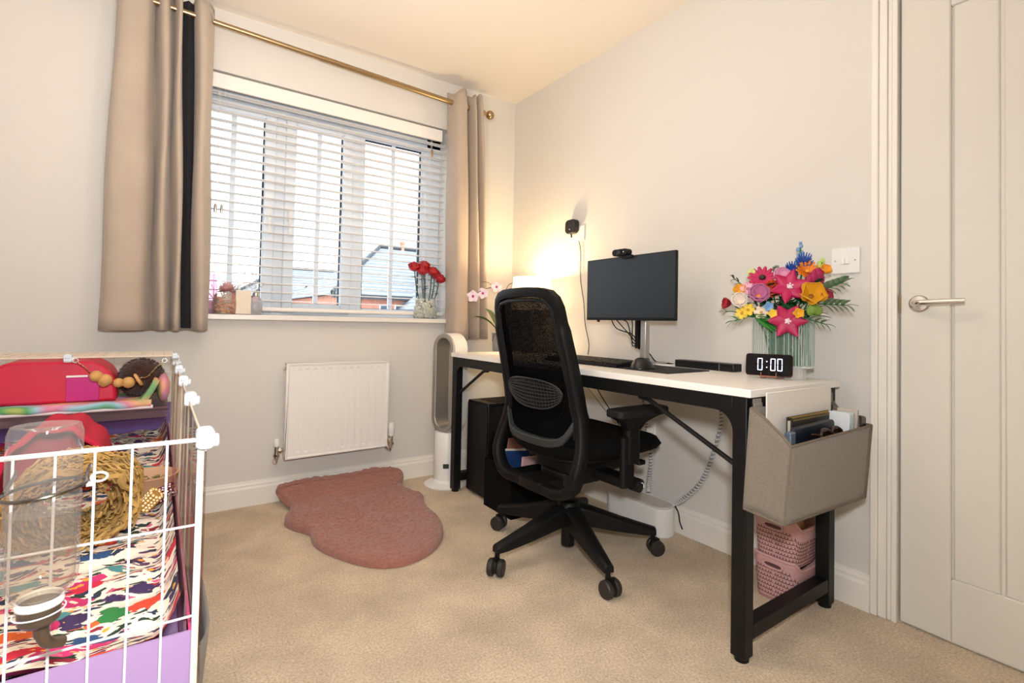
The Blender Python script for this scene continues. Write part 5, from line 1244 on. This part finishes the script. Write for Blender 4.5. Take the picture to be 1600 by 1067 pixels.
# loose straw wisp on the left and floor
# cork/clay ring with corn
tr_=thing('food_bowl','beige round bowl beside the straw tunnel in the cage','bowl',(-1.912,-1.105,CZ+.02))
build(MB().lathe([(.052,.0),(.062,.006),(.066,.055),(.070,.062),(.064,.064),(.058,.055),(.05,.012),(0,.010)],(-1.912,-1.105,CZ+.028),32),'bowl_body',mat('bowl_clay','#b98f6d',.7,bump=.1,bs=100),tr_)
b=MB()
for i in range(60):
    a=random.uniform(0,2*PI); q=.05*math.sqrt(random.random()); c_=(-1.912+q*math.cos(a),-1.105+q*math.sin(a),CZ+.068+random.uniform(0,.008)); d_=(random.uniform(-1,1),random.uniform(-1,1),.2); e_=tuple(c_[i]+d_[i]*.018 for i in range(3)); b.tube([c_,e_],.0012,4)
tag(build(b,'hay',mat('hay','#6a6a3a',.9,var=.3,vs=60),loc=(-1.912,-1.105,CZ+.07),stuff=True),'dry greenish hay filling the beige bowl','hay')
def cob(c,R,cm,label,nm):
    t=thing(nm,label,'corn cob',c); b=MB()
    for i in range(6):
        for k in range(10):
            a=2*PI*k/10; p=Vector(c)+R@Vector((.014*math.cos(a),.014*math.sin(a),-.02+i*.008)); b.ball(p,.0053,6,4)
    build(b,'kernels',cm,t,stuff=True); build(MB().cyl(Vector(c)-R@Vector((0,0,.022)),Vector(c)+R@Vector((0,0,.022)),.012,12),'cob_core',straw,t)
cob((-1.905,-1.20,CZ+.050),RY(.7)@RX(.3),mat('corn_yellow','#dca63c',.3),'yellow piece of dried corn cob on the fleece','corn_cob')
cob((-1.876,-1.175,CZ+.054),RY(1.1)@RX(.2),mat('corn_red','#6a1420',.3),'dark red piece of dried corn cob beside the yellow one','corn_cob')
# white ring clip on the red tunnel
tag(build(MB().tube([(-1.990+.011*math.cos(t)*1.2,-1.40,.572+.009*math.sin(t)) for t in np.linspace(0,2*PI,16,endpoint=False)],.0028,6,closed=True).box((-2.010,-1.405,.556),(-1.996,-1.395,.565)),'plastic_ring',white,loc=(-1.99,-1.40,.56)),'small white plastic ring clip at the top of the straw tunnel','clip')
# ---------------------------------------------------------------- water bottle hanging on the cage front
WXb,WYb=-2.005,-1.928
wb=thing('water_bottle','clear glass pet water bottle hanging upside down on the cage front wires','water bottle',(WXb,WYb,.51))
bg_=bpy.data.materials.new('bottle_clear'); bg_.use_nodes=True; n=bg_.node_tree; bs_=n.nodes['Principled BSDF']; bs_.inputs['Base Color'].default_value=(1,1,1,1); bs_.inputs['Roughness'].default_value=.03; bs_.inputs['Transmission Weight'].default_value=1; bs_.inputs['IOR'].default_value=1.45
bglass=glass('bottle_glass_clear','#f6f4f1',.03,1.6,mixt=.04)
ro=.0345
prof=[(0,.768),(.018,.767),(.026,.772),(.0315,.771),(ro,.762),(ro,.752),(ro,.706),(.0335,.700),(.0335,.694),(ro,.688),(ro,.600),(.033,.588),(.027,.576),(.020,.570),(.0185,.562)]
build(MB().lathe(prof,(WXb,WYb,0),40,cap=False),'bottle_glass',bglass,wb,smooth=50)
wat=glass('water','#f3efe9',.02,1.35,mixt=.02)
build(MB().lathe([(0,.672),(ro-.003,.672),(ro-.003,.600),(.030,.588),(.024,.577),(.0165,.570),(0,.570)],(WXb,WYb,0),36),'water',wat,wb,smooth=50)
build(MB().lathe([(.0205,.572),(.0215,.570),(.0215,.565),(.0205,.563)],(WXb,WYb,0),30,cap=False),'seal_ring',white,wb,solid=.002)
capm=mat('cap_bronze','#6a5a4c',.35,.7)
build(MB().lathe([(.0195,.566),(.0200,.560),(.0195,.546),(.015,.541),(.006,.538),(0,.538)],(WXb,WYb,0),30),'bottle_cap',capm,wb)
build(MB().tube(spline([(WXb+.002,WYb,.545),(WXb+.003,WYb,.528),(WXb+.008,WYb+.006,.514),(WXb+.020,WYb+.016,.506)],6),[.0075]*7+[.0065]*12,14),'spout',capm,wb)
b=MB().tube([(WXb+.038*math.cos(t),WYb+.038*math.sin(t),.696+.004*math.cos(t)) for t in np.linspace(0,2*PI,40,endpoint=False)],.0022,8,closed=True)
b.tube([(WXb-.036,WYb+.012,.694),(WXb-.036,CY0-.004,.700),(WXb-.036,CY0+.004,.704)],.0022,6).tube([(WXb+.036,WYb+.012,.700),(WXb+.036,CY0-.004,.704)],.0022,6)
build(b,'hanging_ring',mat('steel_dark','#6b655f',.25,1),wb)
build(MB().tube([(WXb+.0235*math.cos(t),WYb+.0235*math.sin(t),.556+.001*math.cos(t)) for t in np.linspace(0,2*PI,30,endpoint=False)],.0009,6,closed=True),'lower_ring',clip,wb)
# ---------------------------------------------------------------- outside: neighbouring houses
tile=mat('roof_tile','#8f9396',.8,var=.12,vs=4); brick=mat('outside_brick','#c98a72',.9,var=.2,vs=8); gutter=mat('gutter','#33373c',.6); stone=mat('ext_glass','#56616b',.2); outw=mat('ext_white','#e4e4e2',.6)
def roofplane(b,e0,e1,r0_,r1_,n):
    e0,e1,r0_,r1_=map(Vector,(e0,e1,r0_,r1_))
    for i in range(n):
        a0=e0.lerp(r0_,i/n); a1=e1.lerp(r1_,i/n); b0=e0.lerp(r0_,(i+1)/n); b1=e1.lerp(r1_,(i+1)/n); up=Vector((0,0,.035))
        b.add([a0+up*1.5,a1+up*1.5,b1+up*.3,b0+up*.3,a0,a1],[(0,1,2,3),(4,5,1,0)])
def house(label,x0_,x1_,y0_,y1_,ez,rz_,hip,n=14,ground=-2.8):
    t=thing('house',label,'house',((x0_+x1_)/2,(y0_+y1_)/2,ground)); ym=(y0_+y1_)/2
    build(MB().box((x0_+.2,y0_+.25,ground),(x1_-.2,y1_-.25,ez)),'brick_wall',brick,t)
    b=MB(); roofplane(b,(x0_,y0_,ez),(x1_,y0_,ez),(x0_+hip,ym,rz_),(x1_,ym,rz_),n); build(b,'roof_slope',tile,t,smooth=0)
    b=MB(); roofplane(b,(x1_,y1_,ez),(x0_,y1_,ez),(x1_,ym,rz_),(x0_+hip,ym,rz_),n); build(b,'roof_slope',tile,t,smooth=0)
    b=MB(); roofplane(b,(x0_,y1_,ez),(x0_,y0_,ez),(x0_+hip,ym,rz_),(x0_+hip,ym,rz_),n); build(b,'roof_slope',tile,t,smooth=0)
    build(MB().tube([(x0_+hip,ym,rz_+.06),(x1_,ym,rz_+.06)],.09,6).tube([(x0_,y0_,ez+.05),(x0_+hip,ym,rz_+.06)],.08,6),'ridge',gutter,t)
    build(MB().box((x0_,y0_-.08,ez-.12),(x1_,y0_+.05,ez+.02)),'gutter',gutter,t)
    return t
h1=house('neighbouring brick house with a big grey hipped tile roof, nearest of the houses outside',2.7,12.5,14.0,21.5,1.72,3.9,2.9,15)
for x in (4.35,4.9): 
    f=build(MB().box((x,14.2,.3),(x+.38,14.26,1.45)),'window',outw,h1); build(MB().box((x+.05,14.17,.35),(x+.33,14.2,1.4)),'pane',stone,f)
# front gable of the near house
gb_=MB(); gx0,gx1=5.15,8.6; gz=1.35; pk=(gx0+gx1)/2
gb_.prism([(gx0+.1,-2.8),(gx1-.1,-2.8),(gx1-.1,gz),(pk,gz+1.75),(gx0+.1,gz)],12.8,14.5,1); build(gb_,'gable_wall',brick,h1)
b=MB(); roofplane(b,(gx0-.15,12.6,gz-.1),(gx0-.15,17,gz-.1),(pk,12.6,gz+1.85),(pk,17,gz+1.85),8); roofplane(b,(gx1+.15,17,gz-.1),(gx1+.15,12.6,gz-.1),(pk,17,gz+1.85),(pk,12.6,gz+1.85),8); build(b,'gable_roof',tile,h1,smooth=0)
build(MB().tube([(gx0-.2,12.6,gz-.1),(pk,12.55,gz+1.88),(gx1+.2,12.6,gz-.1)],.07,6),'verge',gutter,h1)
h2=house('further grey tiled roof seen through the middle window pane',.2,9.6,22.3,31,1.55,3.55,3.4,14)
for gx in (1.3,3.1):
    b=MB().prism([(gx,-2.8),(gx+1.1,-2.8),(gx+1.1,1.6),(gx+.55,2.3),(gx,1.6)],21.8,23.4,1); build(b,'dormer_wall',brick,h2)
    b=MB(); roofplane(b,(gx-.15,21.7,1.5),(gx-.15,24.6,1.5),(gx+.55,21.7,2.4),(gx+.55,24.6,2.4),5); roofplane(b,(gx+1.25,24.6,1.5),(gx+1.25,21.7,1.5),(gx+.55,24.6,2.4),(gx+.55,21.7,2.4),5); build(b,'dormer_roof',tile,h2,smooth=0)
build(MB().lathe([(.10,0),(.10,.3),(.13,.33),(.13,.40),(.06,.46),(0,.46)],(6.6,17.75,3.85),12),'chimney_pot',brick,h1)
g=struct(MB().box((-40,.6,-3.0),(60,60,-2.8)),'ground_outside',mat('tarmac','#85868a',.9)); 
# distant bare tree
tre=thing('bare_tree','faint bare tree far beyond the left window pane','tree',(.3,30,-2.8)); b=MB()
def branch(p,d,L,r_,k):
    q=p+d*L; b.tube([p,q],[r_,r_*.7],5)
    if k==0: return
    for _ in range(3): branch(q,(d+Vector((random.uniform(-.7,.7),random.uniform(-.7,.7),random.uniform(-.1,.5)))).normalized(),L*.68,r_*.62,k-1)
branch(Vector((.3,30,-2.8)),Vector((0,0,1)),2.2,.18,5); build(b,'branches',mat('bark','#8b8780',.9),tre)

# ---------------------------------------------------------------- groups for repeats
GR={'rose':'red roses in the gravel vase','curtain':'curtains either side of the window','plastic_basket':'stacked pink baskets','wall_socket':'wall sockets under the desk','corn_cob':'dried corn cob pieces in the cage',
'magenta_lily':'magenta lilies in the desk bouquet','blue_cornflower':'blue cornflowers in the desk bouquet','yellow_primrose':'yellow primroses in the desk bouquet','yellow_bud':'yellow buds in the desk bouquet','foliage_sprig':'leaf sprigs in the desk bouquet','house':'neighbouring houses','cable':'loose cables around the desk','cable_wrap':'white cable wraps under the desk'}
for o in bpy.data.objects:
    if o.parent is None and o.get('category') and o.name.split('.')[0] in GR: o['group']=GR[o.name.split('.')[0]]
